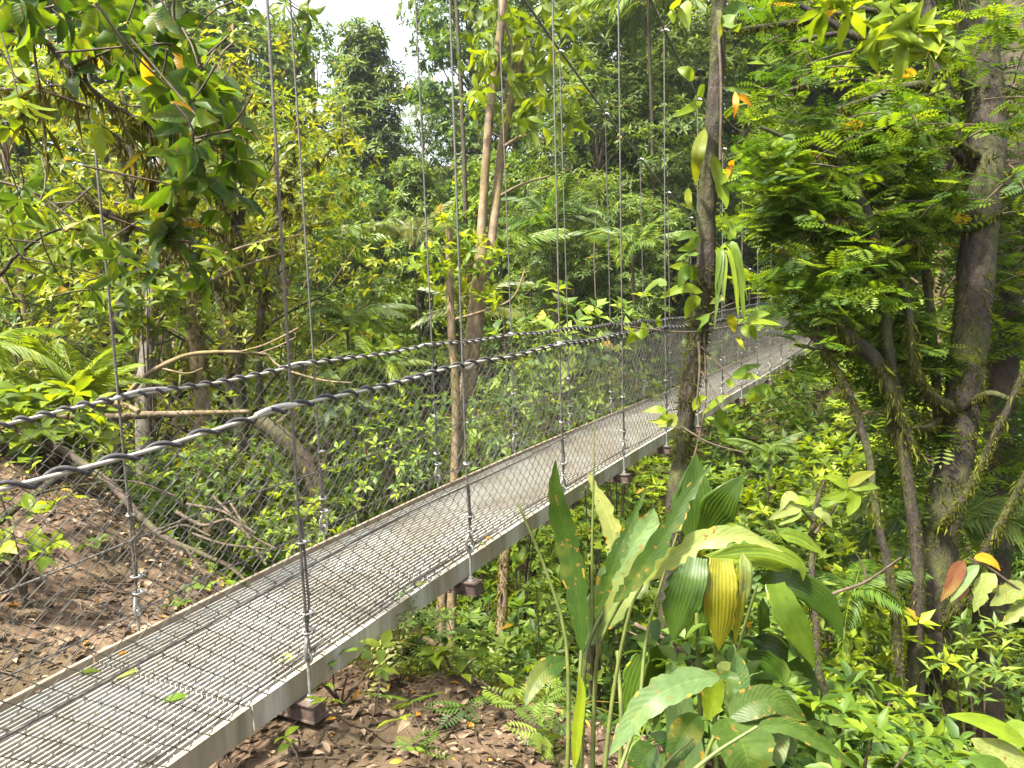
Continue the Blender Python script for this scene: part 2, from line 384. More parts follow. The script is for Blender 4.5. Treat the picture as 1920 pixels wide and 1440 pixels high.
_PZ = [-1.2, -1.7, -1.85, -2.0, -2.16, -2.85, -4.2, -6.0, -6.6, -5.6, -3.9, -2.6, -.8, 4, 11, 17, 24]
def ground_z(x, y):
    s, t = st(np.asarray(x, float), np.asarray(y, float))
    se = s - .12 * np.clip(t - 4, 0, 12)
    z = np.interp(se, _PS, _PZ)
    near = np.clip((14 - s) / 8, 0, 1)
    z = z + .33 * np.clip(t - 3.8, 0, 6) * near
    z = z - .55 * np.clip(.6 - t, 0, 4.5) * np.clip((12 - s) / 6, 0, 1)
    z = z + .05 * np.clip(np.abs(t) - 12, 0, 60) * np.clip((s - 18) / 10, 0, 1)
    far = np.clip((np.hypot(x, y) - 8) / 12, 0, 1)
    z = z + fbm(s * .9, t * .9) * .32 * (1 - far * .3) + fbm(s * .16 + 40, t * .16) * 2.2 * far + fbm(s * 3.2, t * 3.2, 3) * .22
    # keep clear of the bridge deck, and carry its far end
    lat = t - T0; u = s - S0
    cend = np.clip((31 - u) / 2, 0, 1)
    cor = np.clip(1 - np.maximum(np.maximum(-.25 - lat, lat - BW - .25), 0) / 1.2, 0, 1) * cend
    z = np.where(cor > 0, z * (1 - cor) + np.minimum(z, deck_z(u) - .24) * cor, z)
    return z
def gline(a, b, fa, fb, st0, g):
    xs = list(np.arange(fa, fb, st0)); q = st0; v = xs[-1]
    while v < b: q *= g; v += q; xs.append(v)
    q = st0; v = xs[0]
    while v > a: q *= g; v -= q; xs.insert(0, v)
    return np.array(xs)
gs = gline(-25, 170, 0.5, 7.5, .09, 1.07); gt = gline(-110, 110, -1.5, 9, .09, 1.07)
GS, GT = np.meshgrid(gs, gt, indexing='ij'); gxy = xy(GS, GT)
gz = ground_z(gxy[..., 0], gxy[..., 1])
mb = MB(); n1, n2 = GS.shape
ii = (np.arange(n1 - 1)[:, None] * n2 + np.arange(n2 - 1)[None]).ravel()
gf = np.stack([ii, ii + n2, ii + n2 + 1, ii + 1], 1)
cs = (GS[:-1, :-1].ravel() + .05); ct = (GT[:-1, :-1].ravel())
bare = ((cs - .12 * np.clip(ct - 4, 0, 12) < 5.0) & (ct > 1.0))
mb.add(np.dstack([gxy, gz]).reshape(-1, 3), gf, .5, np.where(bare, 0, 1))
gr = mb.build('ground', [MT['dirt'], MT['soil']], smooth=True)
tag(gr, 'brown earth of the ravine banks under the forest', kind='structure')

# ------------------------------------------------------------------ bridge
bridge = empty('suspension_bridge', (B_X0, B_Y0, 0), 'long steel suspension footbridge with grating deck and wire mesh sides crossing the ravine', 'footbridge')
bridge.rotation_euler = (0, 0, PI / 2 - B_ANG)
def bob(mb, name, mats, parent=None, smooth=False):
    o = bpy.data.objects.new(name, mb.mesh(name, mats, (0, 0, 0), smooth)); COL.objects.link(o); o.parent = parent or bridge
    return o
K0, K1 = -2, 20
U_END = K1 * HS
D0, D1 = .035, 1.165                               # deck edges across
PL = HS                                            # panel length
NB = 30
PJ = -.30
# one panel in its own frame: x along, y across, z = 0 at the walking surface
bar = MB(); box(bar, (0.004, -.0042, -.036), (PL - .004, .0042, 0)); bar_me = bar.mesh('bar', MT['grate'])
rods = MB()
nr = 15
for i in range(nr):
    x = (i + .5) * PL / nr
    th = np.arange(6) * PI / 3
    P = np.array([(x, D0 + .03, -.015), (x, D1 - .03, -.015)])
    tube(rods, P, .0036, 6)
rod_me = rods.mesh('cross_rods', MT['grate'])
allbars = MB()
ys = np.linspace(D0 + .045, D1 - .045, NB)
for y in ys: box(allbars, (0.004, y - .0042, -.036), (PL - .004, y + .0042, 0))
allbars_me = allbars.mesh('bars', MT['grate'])
fl = MB()                                           # near side plate with a turned lip
box(fl, (.004, D0, -.115), (PL - .004, D0 + .008, .012)); box(fl, (.004, D0 + .008, -.115), (PL - .004, D0 + .05, -.107))
box(fl, (.004, D0 + .008, .004), (PL - .004, D0 + .020, .012))
fl_me = fl.mesh('side_plate', MT['flange'])
fr = MB()
box(fr, (.004, D1 - .008, -.115), (PL - .004, D1, .030)); box(fr, (.004, D1 - .05, -.115), (PL - .004, D1 - .008, -.107))
box(fr, (.004, D1 - .022, .022), (PL - .004, D1 - .008, .030))
fr_me = fr.mesh('side_plate', MT['lip'])
for k in range(K0, K1):
    u0 = k * HS + PJ; u1 = u0 + PL
    z0, z1 = float(deck_z(u0)), float(deck_z(u1))
    p = empty('deck_panel', (0, 0, 0)); p.parent = bridge
    p.location = (u0, random.uniform(-.003, .003), z0); p.rotation_euler = (0, -math.atan2(z1 - z0, PL), 0)
    link_mesh('side_plate', fl_me, p); link_mesh('side_plate', fr_me, p)
    link_mesh('cross_rods', rod_me, p)
    if -2 <= k <= 5:
        for y in ys: link_mesh('bar', bar_me, p, Matrix.Translation((0, y, 0)))
    else:
        o = link_mesh('bars', allbars_me, p); o['kind'] = 'stuff'

LATN, LATF = -.022, BW + .022
ring = np.array([(0, math.cos(a), math.sin(a)) for a in np.linspace(0, 2 * PI, 13)])
eye = MB()
tube(eye, [(0, 0, -.16), (0, 0, .075)], .0085, 8)
tube(eye, ring * .024 + np.array([0, 0, .098]), .0075, 6, cap=False)
tube(eye, [(0, 0, -.122), (0, 0, -.108)], .024, 12); tube(eye, [(0, 0, -.108), (0, 0, -.088)], .016, 6)
eye_me = eye.mesh('eye_bolt', MT['zinc'])
clip = MB()
tube(clip, [(-.022, -.012, 0), (-.022, .012, 0), (-.012, .022, .0), (.012, .022, 0), (.022, .012, 0), (.022, -.012, 0)], .0055, 6)
box(clip, (-.030, -.024, -.010), (.030, -.010, .012)); tube(clip, [(-.022, -.040, 0), (-.022, -.022, 0)], .010, 6); tube(clip, [(.022, -.040, 0), (.022, -.022, 0)], .010, 6)
clip_me = clip.mesh('cable_clip', MT['zinc'])
thim = MB()
tp = np.array([(0, .0, .19), (.020, 0, .15), (.026, 0, .115), (.018, 0, .085), (0, 0, .073), (-.018, 0, .085), (-.026, 0, .115), (-.020, 0, .15), (0, 0, .19)])
tube(thim, spl(tp, 24), .010, 7); thim_me = thim.mesh('thimble', MT['zinc'])
bm_ = MB()
box(bm_, (-.040, LATN - .055, -.195), (.040, LATF + .055, -.124)); box(bm_, (-.050, LATN - .060, -.124), (.050, LATF + .060, -.1165)); box(bm_, (-.050, LATN - .060, -.203), (.050, LATF + .060, -.195))
beam_me = bm_.mesh('cross_beam', MT['beam'])
for k in range(K0, K1):
    u = k * HS; zd = float(deck_z(u)); link_mesh('cross_beam', beam_me, bridge, Matrix.Translation((u, 0, zd)))
    for lat, sg in ((LATN, -1), (LATF, 1)):
        zc = main_z(u); top = (u, lat + sg * .004 * (zc - zd), zc)
        h = MB()
        j1, j2 = random.uniform(-.006, .006), random.uniform(-.006, .006)
        P = spl([(u, lat, zd + .20), (u + .002 + j1, lat + .002, zd + .33), (u + .002 + j2, lat, zd + 1.3), (u + (top[0] - u), top[1], top[2])], 26)
        tube(h, P, .0070, 7)
        tail = .62 if (k % 2 == 0) else .36
        Q = spl([(u + .004, lat + .004, zd + .20), (u + .022, lat + .006 * sg, zd + .34), (u + .021 + j1, lat, zd + tail * .8), (u + .017, lat, zd + tail + .15)], 14)
        tube(h, Q, .0064, 6)
        ho = bob(h, 'hanger_cable', MT['cable'], smooth=True)
        link_mesh('eye_bolt', eye_me, ho, Matrix.Translation((u, lat, zd)))
        if k < 14:
            link_mesh('thimble', thim_me, ho, Matrix.Translation((u, lat, zd + .012)) @ Matrix.Rotation(random.uniform(-.5, .5), 4, 'Z'))
            for zz in (.22, .315):
                link_mesh('cable_clip', clip_me, ho, Matrix.Translation((u + .01, lat, zd + zz)) @ Matrix.Rotation(random.uniform(1.1, 2.3), 4, 'Z'))
            link_mesh('cable_clip', clip_me, ho, Matrix.Translation((u + .004, lat, zd + .66)) @ Matrix.Rotation(random.uniform(1.1, 2.3), 4, 'Z') @ Matrix.Scale(.8, 4))

for lat, sg in ((LATN, -1), (LATF, 1)):
    us = np.linspace(K0 * HS - 3, U_END, 330)
    sag = .018 * np.sin(PI * (us / HS % 1)) ** 2
    rz = rail_z(us) - sag
    P = np.stack([us, np.full_like(us, lat), rz], 1)
    rail = MB(); tube(rail, P, .0085, 8)
    ro = bob(rail, 'handrail_cable', MT['railcable'], smooth=True)
    # rope wound round the rail
    uu = np.arange(K0 * HS, min(U_END, 26), .010)
    ph = np.cumsum(.010 * 2 * PI / (.10 + .09 * vnoise(uu * 1.1, uu * 0 + sg * 7))) * 1.0
    zz = rail_z(uu) - .018 * np.sin(PI * (uu / HS % 1)) ** 2
    rr = .0150 + .006 * vnoise(uu * 9, uu * 0 + 3)
    W_ = np.stack([uu, lat + rr * np.cos(ph), zz + rr * np.sin(ph)], 1)
    rp = MB(); tube(rp, W_, .0085 if sg < 0 else .0090, 6)
    bob(rp, 'rope_winding', MT['rope'], ro, smooth=True)
    # plastic sleeves where the hangers meet the rail
    for k, a, b, up in ((0, -.22, .03, .014), (1, -.04, .14, -.024)) if sg < 0 else ((0, -.02, .30, .016), (1, -.28, -.03, .014), (2, -.2, 0, .012)):
        x = k * HS + np.linspace(a, b, 9); q = np.linspace(-1, 1, 9)
        sl = MB(); tube(sl, np.stack([x, np.full(9, lat), rail_z(x) + up * (1.2 - q * q * (1 if up > 0 else 1.3)) + (.0 if up > 0 else 0)], 1), .0112 if sg < 0 else .0100, 10)
        bob(sl, 'plastic_sleeve', MT['tube'], ro, smooth=True)
    for k in (2, 4, 5) if sg < 0 else (3, 5):
        x = k * HS + np.linspace(-.05, .04, 5); sl = MB(); tube(sl, np.stack([x, np.full(5, lat), rail_z(x) + .004], 1), [.016, .024, .026, .022, .014], 8, rough=.15); bob(sl, 'tape_knot', MT['rope'] if k > 3 else MT['tube'], ro)
    # stay wires along the mesh
    for frac, r_ in ((.40, .0062), (.075, .0058)):
        us2 = np.linspace(K0 * HS, U_END, 120)
        zz = deck_z(us2) + (rail_z(us2) - deck_z(us2)) * frac + (.012 * np.sin(us2 * 2.1) if frac > .2 else .02 + .012 * np.sin(us2 * 3.3))
        mbw = MB(); tube(mbw, np.stack([us2, np.full_like(us2, lat + sg * -.006), zz], 1), r_, 6)
        bob(mbw, 'stay_wire', MT['cable'])
    # chain-link strands, bay by bay
    cw, ch = .052, .092
    for k in range(K0, K1):
        w = MB(); u0 = k * HS
        ns = int(round(HS / (cw / 1.0)))
        cols = 2 * ns
        for i in range(ns):
            uc = u0 + (i + .5) * HS / ns
            zt = float(rail_z(uc)) - .01; zb = float(deck_z(uc)) + .055
            nseg = int((zt - zb) / (ch / 2.0))
            j = np.arange(nseg + 1)
            amp = HS / ns / 2 + .004
            zz = zt - (zt - zb) * j / nseg
            pr = -1 if i % 2 else 1
            ux = uc + pr * amp * np.where(j % 2 == 0, -1, 1) + .020 * (vnoise(uc * .8 + 11, zz * 1.5) - .5) + .018 * np.sin(uc * 1.7) * np.sin(PI * j / nseg)
            bow = sg * .05 * (vnoise(uc * .7, zz * .9 + 5) - .35) * np.sin(PI * j / nseg)
            yy = lat + bow + .003 * np.where(j % 2 == 0, -1, 1) * (1 if i % 2 else -1)
            # tubes of triangular section, joints shared
            P = np.stack([ux, yy, zz + .006 * (vnoise(uc * 3, zz * 4) - .5)], 1)
            tube(w, P, .0030 if k < 5 else .0036, 3, cap=False)
        bob(w, 'wire_mesh', MT['wire'])
    # main suspension cable
    us3 = np.linspace(-9, 46.2 + 3, 110)
    mc = MB(); tube(mc, np.stack([us3, np.array([lat + sg * .004 * (main_z(a) - float(deck_z(a))) for a in us3]), main_z(us3) + .012], 1), .015, 8)
    mo = bob(mc, 'main_cable', MT['cable'], smooth=True)
    for k in range(K0, K1):
        u = k * HS; zc = main_z(u); a = math.atan(-.3948 + .017074 * u)
        link_mesh('cable_clip', clip_me, mo, Matrix.Translation((u, lat + sg * .004 * (zc - float(deck_z(u))), zc - .01)) @ Matrix.Scale(1.25, 4))

# ------------------------------------------------------------------ undergrowth: uncountable green cover on the banks
_near_u = np.linspace(-1.0, 30, 120)
_ne = to_px(np.column_stack([np.array([B_X0, B_Y0]) + _near_u[:, None] * BD + D0 * BN, deck_z(_near_u) - .12]))
def deck_line(px): return np.interp(px, _ne[:, 0], _ne[:, 1])

def shrub_points(n, rad, h):
    """rosette centres and axes of a domed shrub, base at the origin"""
    d = rdir(n); d[:, 2] = np.abs(d[:, 2]) * 1.0 + .05; d = nrmz(d)
    lump = 1 + .35 * np.sin(d[:, 0] * 5 + rng.random() * 6) * np.cos(d[:, 1] * 5 + rng.random() * 6)
    q = (.45 + .55 * np.sqrt(rng.random(n))) * lump
    P = d * q[:, None] * np.array([rad, rad, h])
    P[:, 2] += .08 * h
    A = nrmz(d * .8 + np.array([0, 0, .7]) + rng.normal(0, .25, (n, 3)))
    return P, A

UG = {k: MB() for k in ('green', 'deep', 'blue', 'lime', 'palm')}
UW = MB()
def clear_of_view(P, rad, h):
    """True where a plant neither stands in the deck nor hides it from the path"""
    s, t = st(P[:, 0], P[:, 1]); lat = t - T0; u = s - S0
    top = P[:, 2] + h
    inside = (lat > -.5 - rad) & (lat < BW + .5 + rad) & (u > -4) & (u < 31) & (top > deck_z(u) - .25)
    q = to_px(np.column_stack([P[:, 0], P[:, 1], top + .05]))
    front = (lat < 0) & (q[:, 2] > .3)
    lo = q[:, 0] - rad * F_PX / np.maximum(q[:, 2], .5)
    hide = front & (lo < 1520) & (q[:, 1] < np.maximum(deck_line(np.minimum(q[:, 0] + 0, 1540)), deck_line(lo)) + 25)
    hide |= front & (q[:, 2] < 3.0)
    path = (s < 5.1 + .12 * np.clip(t - 4, 0, 12)) & (t > .9) & (np.hypot(P[:, 0], P[:, 1]) < 14)
    return ~(inside | hide | path)

n_sh = 0
for (smin, smax, tmin, tmax, step, rr, hh, Lr) in (
        (3.5, 10, -9, 12, .62, (.35, .7), (.5, 1.3), (.11, .20)),
        (10, 18, -13, 20, .95, (.6, 1.1), (.8, 1.9), (.16, .28)),
        (18, 30, -16, 30, 1.5, (.9, 1.6), (1.2, 3.0), (.22, .34)),
        (30, 52, -26, 46, 2.4, (1.4, 2.4), (2.0, 4.5), (.30, .46))):
    a = np.arange(smin, smax, step); b = np.arange(tmin, tmax, step)
    A_, B_ = np.meshgrid(a, b); A_ = A_.ravel() + rng.uniform(-.5, .5, A_.size) * step; B_ = B_.ravel() + rng.uniform(-.5, .5, B_.size) * step
    p = xy(A_, B_); z = ground_z(p[:, 0], p[:, 1]); P = np.column_stack([p, z])
    rad = rng.uniform(*rr, len(P)); h = rng.uniform(*hh, len(P)) * (.6 + .8 * vnoise(A_ * .35, B_ * .35))
    s_, t_ = A_, B_
    lat = t_ - T0; cor = (lat > -.9 - rad) & (lat < BW + .9 + rad) & (s_ < 33)
    h = np.where(cor, np.minimum(h, np.maximum(deck_z(s_ - S0) - .35 - z, .2)), h)
    q = to_px(P + np.array([0, 0, .6]))
    vis = (q[:, 2] > 1.5) & (q[:, 0] > -260) & (q[:, 0] < 2180) & (q[:, 1] > -500) & (q[:, 1] < 1800)
    ok = vis & clear_of_view(P, rad, h)
    for i in np.nonzero(ok)[0]:
        nz = vnoise(P[i, 0] * .22 + 3, P[i, 1] * .22 + 8); r3 = rng.random()
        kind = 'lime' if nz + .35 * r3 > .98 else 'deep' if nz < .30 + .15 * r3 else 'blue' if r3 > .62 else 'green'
        if q[i, 2] < 7.5 and r3 > .25 and q[i, 1] > 980: kind = 'deep'  # shade low under deck and big plants, put into a darker leaf colour
        L = rng.uniform(*Lr); n = int(rng.uniform(42, 62)); k = 6
        C, Ax = shrub_points(n, rad[i], h[i])
        L = min(L, .035 * q[i, 2]); Wd = L * rng.uniform(.32, .5); tm = T2 if q[i, 2] > 11 else T4 if q[i, 2] > 6 else T8
        if q[i, 2] < 5.5: n = int(n * 1.5); C, Ax = shrub_points(n, rad[i], h[i])
        tb = np.clip(.25 + .35 * (C[:, 2] * 0 + rng.random(n)) + rng.normal(0, .12), 0, .9)
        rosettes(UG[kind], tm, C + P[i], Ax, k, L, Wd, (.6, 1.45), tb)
        n_sh += 1
        if q[i, 2] < 14:
            for j in range(3):
                e = C[rng.integers(n)]; tube(UW, spl([P[i], P[i] + e * .5 + rng.normal(0, .06, 3), P[i] + e], 5), [.016, .013, .01, .007, .004], 4)
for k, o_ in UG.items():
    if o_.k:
        o = o_.build('undergrowth', MT[k]); tag(o, {'green': 'mid green leafy undergrowth covering the ravine slopes', 'deep': 'dark green undergrowth of the ravine, partly with shade put into its leaf colour', 'blue': 'grey green broadleaf undergrowth across the ravine floor', 'lime': 'bright lime undergrowth in the sunlit patches of the ravine'}.get(k, 'undergrowth'), kind='stuff')
tag(UW.build('undergrowth_stems', MT['twig']), 'thin woody stems inside the ravine undergrowth', kind='stuff')
print('shrubs', n_sh, 'undergrowth faces', sum(m.tris() for m in UG.values()))

# ------------------------------------------------------------------ forest trees
def limb(mb, a, b, r0, r1, sag=.0, k=6, n=8, mat=0):
    a = np.asarray(a, float); b = np.asarray(b, float); m = (a + b) / 2 + rng.normal(0, .07, 3) * np.linalg.norm(b - a) + np.array([0, 0, sag])
    tube(mb, spl([a, m, b], n), np.linspace(r0, r1, n), k, mat=mat, rough=.08)

def tree_proto(H, cr, c0, nblob, nros, k, L, W, tm, tilt, r0, shape='round', droop=.3, fill=1.0):
    """trunk mesh builder and crown mesh builder for a tree of height H with its crown from c0*H up"""
    tk, cw = MB(), MB()
    lean = rng.normal(0, .03, 2) * H
    tp = spl([(0, 0, -1.2), (lean[0] * .2, lean[1] * .2, H * .3), (lean[0] * .7, lean[1] * .7, H * .65), (lean[0], lean[1], H * .93)], 14)
    tube(tk, tp, np.linspace(r0, r0 * .25, 14) * (1 + .5 * np.exp(-np.arange(14) * 1.1)), 9, rough=.1)
    for i in range(nblob):
        v = (i + .5) / nblob
        zc = H * (c0 + (1 - c0) * v * .97)
        if shape == 'cone': rmax = cr * (1.02 - v) ** .7
        elif shape == 'umb': rmax = cr * (.35 + .65 * v)
        elif shape == 'col': rmax = cr * (.7 + .3 * math.sin(v * PI))
        else: rmax = cr * math.sin(PI * (.12 + .80 * v)) ** .7
        a = i * 2.39996 + rng.normal(0, .4); rr = rmax * math.sqrt(rng.uniform(.25, 1.0))
        cx, cyy = lean[0] * .8 + rr * math.cos(a), lean[1] * .8 + rr * math.sin(a)
        br = cr * rng.uniform(.22, .40) * fill
        ctr = np.array([cx, cyy, zc])
        j = int(np.clip(13 * (zc / H) * rng.uniform(.72, .9), 3, 12))
        limb(tk, tp[j], ctr, r0 * .22, r0 * .05, sag=.15, k=5, n=6)
        d = rdir(nros); d[:, 2] = d[:, 2] * .75 + .25
        C = ctr + d * br * np.array([1.15, 1.15, .62]) * (.5 + .5 * rng.random((nros, 1)))
        Ax = nrmz(d + np.array([0, 0, .8]))
        tb = np.clip(.45 + rng.normal(0, .10) + rng.normal(0, .10, nros), 0, .93)
        rosettes(cw, tm, C, Ax, k, L, W, tilt, tb, droop=droop)
    return tk, cw

PROTO = {}
def proto(name, bark, leaf, **kw):
    tk, cw = tree_proto(**kw)
    PROTO[name] = (tk.mesh(name + '_trunk', MT[bark], smooth=True), cw.mesh(name + '_crown', MT[leaf]))
proto('broad', 'barkb', 'green', H=13, cr=4.2, c0=.30, nblob=40, nros=40, k=5, L=.52, W=.22, tm=T2, tilt=(.6, 1.5), r0=.24)
proto('dense', 'barkb', 'deep', H=15, cr=4.0, c0=.12, nblob=56, nros=50, k=6, L=.34, W=.15, tm=T2, tilt=(.6, 1.5), r0=.26, shape='col')
proto('cone', 'barkb', 'blue', H=16, cr=3.6, c0=.22, nblob=50, nros=38, k=7, L=.54, W=.15, tm=T2, tilt=(.8, 1.6), r0=.25, shape='cone', droop=.5)
proto('umbel', 'barkg', 'blue', H=14, cr=5.0, c0=.45, nblob=34, nros=50, k=8, L=.40, W=.11, tm=T2, tilt=(.8, 1.6), r0=.2, shape='umb', droop=.45)
proto('open', 'barkp', 'lime', H=12, cr=3.4, c0=.25, nblob=42, nros=34, k=5, L=.23, W=.095, tm=T2, tilt=(.7, 1.6), r0=.17, droop=.5)
proto('mossy', 'bark', 'yellow', H=10, cr=2.8, c0=.20, nblob=36, nros=26, k=5, L=.15, W=.06, tm=T2, tilt=(.7, 1.7), r0=.15, droop=.6)
proto('airy', 'barkb', 'blue', H=13, cr=3.8, c0=.18, nblob=60, nros=40, k=6, L=.32, W=.085, tm=T2, tilt=(.7, 1.6), r0=.2, droop=.7, fill=.85)

def place(kind, px, d, ytop, label, group=None, w=1.0, rz=None, name='forest_tree', dz=0.0):
    """stand a tree so that it rises through image column px at depth d with its top at row ytop"""
    base = at(px, 600, d); z0 = float(ground_z(base[0], base[1])) + dz
    lo, hi = 0.0, 60.0
    for _ in range(40):
        m_ = (lo + hi) / 2
        if to_px([base[0], base[1], z0 + m_])[0][1] > ytop: lo = m_
        else: hi = m_
    H0 = {'broad': 13, 'dense': 15, 'cone': 16, 'umbel': 14, 'open': 12, 'mossy': 10, 'airy': 13}[kind]
    sc = lo / H0
    e = empty(name, (base[0], base[1], z0), label, 'tree', group)
    e.rotation_euler = (0, 0, rng.uniform(0, 6.28) if rz is None else rz); e.scale = (sc * w, sc * w, sc)
    link_mesh('trunk', PROTO[kind][0], e); link_mesh('crown', PROTO[kind][1], e)
    return e

FAR = 'trees of the far slope'
far_trees = [
    ('dense', 60, 34, -160, 'dark green forest tree at the far left edge behind the hanging leaves', 1.1),
    ('broad', 210, 38, -120, 'broad forest tree behind the overhanging leafy bough', 1.1),
    ('airy', 395, 40, -40, 'loose green tree rising behind the first pair of hanger cables', 1.0),
    ('broad', 490, 44, 40, 'round green tree just before the white sky gap begins', .8),
    ('dense', 600, 50, 62, 'dark rounded tree topping the skyline under the white sky', 1.0),
    ('cone', 725, 40, 48, 'pointed emergent tree standing alone against the white sky', .82),
    ('airy', 805, 52, 170, 'low hazy tree in the sky gap beside the pointed tree', .9),
    ('dense', 900, 44, -90, 'tall dark tree bordering the sky gap beside the slim palm trunk', .7),
    ('dense', 985, 40, -150, 'dark ivy-clad tree behind the twin pale trunks', .9),
    ('airy', 1110, 34, -160, 'tall grey green tree between two hanger cables past the twin trunks', 1.0),
    ('umbel', 1210, 30, -120, 'spreading tree under the descending main cable', .95),
    ('airy', 1330, 36, -200, 'tall tree behind the mossy leaning trunk', 1.0),
    ('broad', 1470, 34, -200, 'green tree above the far bridge end', 1.1),
    ('broad', 1600, 32, -150, 'dark tree behind the feathery branches over the bridge end', 1.1),
    ('broad', 1760, 30, -200, 'green tree glimpsed left of the thick right trunk', 1.1),
    ('broad', 1900, 28, -200, 'leafy tree filling the top right corner', 1.1),
    ('dense', 640, 30, 330, 'dark shaded tree over the black hollow in mid ravine', .9),
    ('cone', 800, 27, 300, 'drooping leafed tree between hanger cables above the mid ravine', .8),
    ('airy', 1080, 24, 330, 'bushy pale tree right of the twin trunks above the handrail', 1.1),
    ('umbel', 1170, 24, 390, 'spreading low tree with mossy limb above the far handrail', 1.0),
    ('airy', 540, 26, 250, 'grey green tree beside the long pair of left hanger cables', .8),
    ('broad', 940, 30, 300, 'dark creeper-hung tree just right of the twin trunks', .8),
    ('dense', 330, 27, 300, 'shaded tree behind the mossy left trunks', .9),
    ('broad', 130, 24, 330, 'leafy tree behind the small palm at the left edge', .9),
    ('umbel', 1310, 27, 200, 'pale spreading tree under the main cable near the leaning trunk', .9),
]
for kind, px, d, yt, lab, w in far_trees:
    place(kind, px, d, yt, lab, FAR, w)
mid_trees = [
    ('open', 550, 17, 190, 'yellow green open tree between the left hanger cables and sky gap', .9),
    ('mossy', 425, 13, 60, 'mossy yellow branched tree behind the hanging left leaves', 1.1),
    ('mossy', 250, 14, 120, 'moss-hung yellowish tree with pale crown left of the cables', 1.1),
    ('open', 60, 15, 150, 'bright open tree at the left margin behind the bough', 1.0),
    ('open', 330, 18, 40, 'lime green open crown tree above the mossy left trunks', 1.0),
]
right_trees = [
    ('open', 1590, 34, 120, 'sunlit yellow green tree glowing behind the feathery branches', 1.1),
    ('open', 1760, 17, 60, 'bright open tree showing between the thin crooked and thick trunks', 1.1),
    ('airy', 1120, 27, 120, 'grey green airy tree beside the fourth near hanger cable', 1.0),
    ('airy', 1270, 31, 60, 'pale airy tree left of the mossy leaning trunk', 1.0),
]
for kind, px, d, yt, lab, w in mid_trees:
    place(kind, px, d, yt, lab, 'yellow green trees on the left bank', w)
for kind, px, d, yt, lab, w in right_trees:
    place(kind, px, d, yt, lab, 'trees beyond the bridge at the right', w)

# ------------------------------------------------------------------ traced trunks, limbs and their leaves
def px_curve(pts, n, down=True):
    """pts: (px, py, depth, width in photo pixels) -> world curve and radii"""
    W = np.array([list(at(p[0], p[1], p[2])) + [p[3] * p[2] / F_PX / 2] for p in pts])
    return spl(W, n)
def to_ground(Wc, flare=1.35, n=5):
    """carry the last point of a trunk down into the soil"""
    e = Wc[-1]; z = float(ground_z(e[0], e[1])) - .25
    if e[2] <= z + .05: return Wc
    d = nrmz(Wc[-1, :3] - Wc[-3, :3]); d = d / max(-d[2], .5)
    out = [np.append(e[:3] + np.array([d[0] * .35, d[1] * .35, -1.0]) * (e[2] - z) * q, e[3] * (1 + (flare - 1) * q)) for q in np.linspace(0, 1, n)[1:]]
    return np.vstack([Wc, out])
def moss_on(parent, C, dens, L=.05, mat='moss', spread=1.0, hang=.8, name='moss'):
    """tufts of moss sitting on and hanging from a curve with radii C"""
    m = MB(); T, A, B = frame(C[:, :3]); seg = np.linalg.norm(np.diff(C[:, :3], axis=0), axis=1).sum()
    n = int(dens * 2.4 * seg); i = rng.integers(0, len(C) - 1, n); f = rng.random((n, 1))
    c = C[i, :3] * (1 - f) + C[i + 1, :3] * f; r = C[i, 3:4] * (1 - f) + C[i + 1, 3:4] * f
    th = rng.uniform(0, 6.28, (n, 1)); o = np.cos(th) * A[i] + np.sin(th) * B[i]
    keep = vnoise(c[:, 0] * 7 + c[:, 2] * 5, c[:, 1] * 7 - c[:, 2] * 4) > .36
    c, r, o = c[keep], r[keep], o[keep]; n = len(c)
    D = o * spread + np.array([0, 0, -1.0]) * hang * rng.random((n, 1)) * 1.6 + rng.normal(0, .3, (n, 3))
    Ls = L * .62 * rng.uniform(.5, 1.6, n) * (1 + 2.0 * (rng.random(n) < .06))
    leaves(m, T2, c + o * r * .9, D, o + rng.normal(0, .5, (n, 3)), Ls, Ls * .13 + .002, rng.random(n) * .9)
    b = m.build(name, MT[mat], parent); b['kind'] = 'stuff'
    return b
def trunk_tree(name, label, pts, mat='bark', n=40, k=12, ground=True, cat='tree', group=None, rough=.09, flare=1.35):
    C = px_curve(pts, n)
    if ground: C = to_ground(C, flare)
    root = empty(name, C[-1, :3], label, cat, group)
    m = MB(); tube(m, C[:, :3], C[:, 3], k, rough=rough); m.build('trunk', MT[mat], root, smooth=True)
    return root, C
def branch(root, pts, mat='bark', n=16, k=6, name='branch', rough=.08):
    C = px_curve(pts, n); m = MB(); tube(m, C[:, :3], C[:, 3], k, rough=rough)
    m.build(name, MT[mat], root, smooth=True)
    return C
def jit(C, n, r, z=.6):
    """n points scattered round the points C within radius r"""
    C = np.atleast_2d(C); i = rng.integers(0, len(C), n)
    return C[i, :3] + rdir(n) * r * (rng.random((n, 1)) ** .5) * np.array([1, 1, z])
CAMV = -C_FW
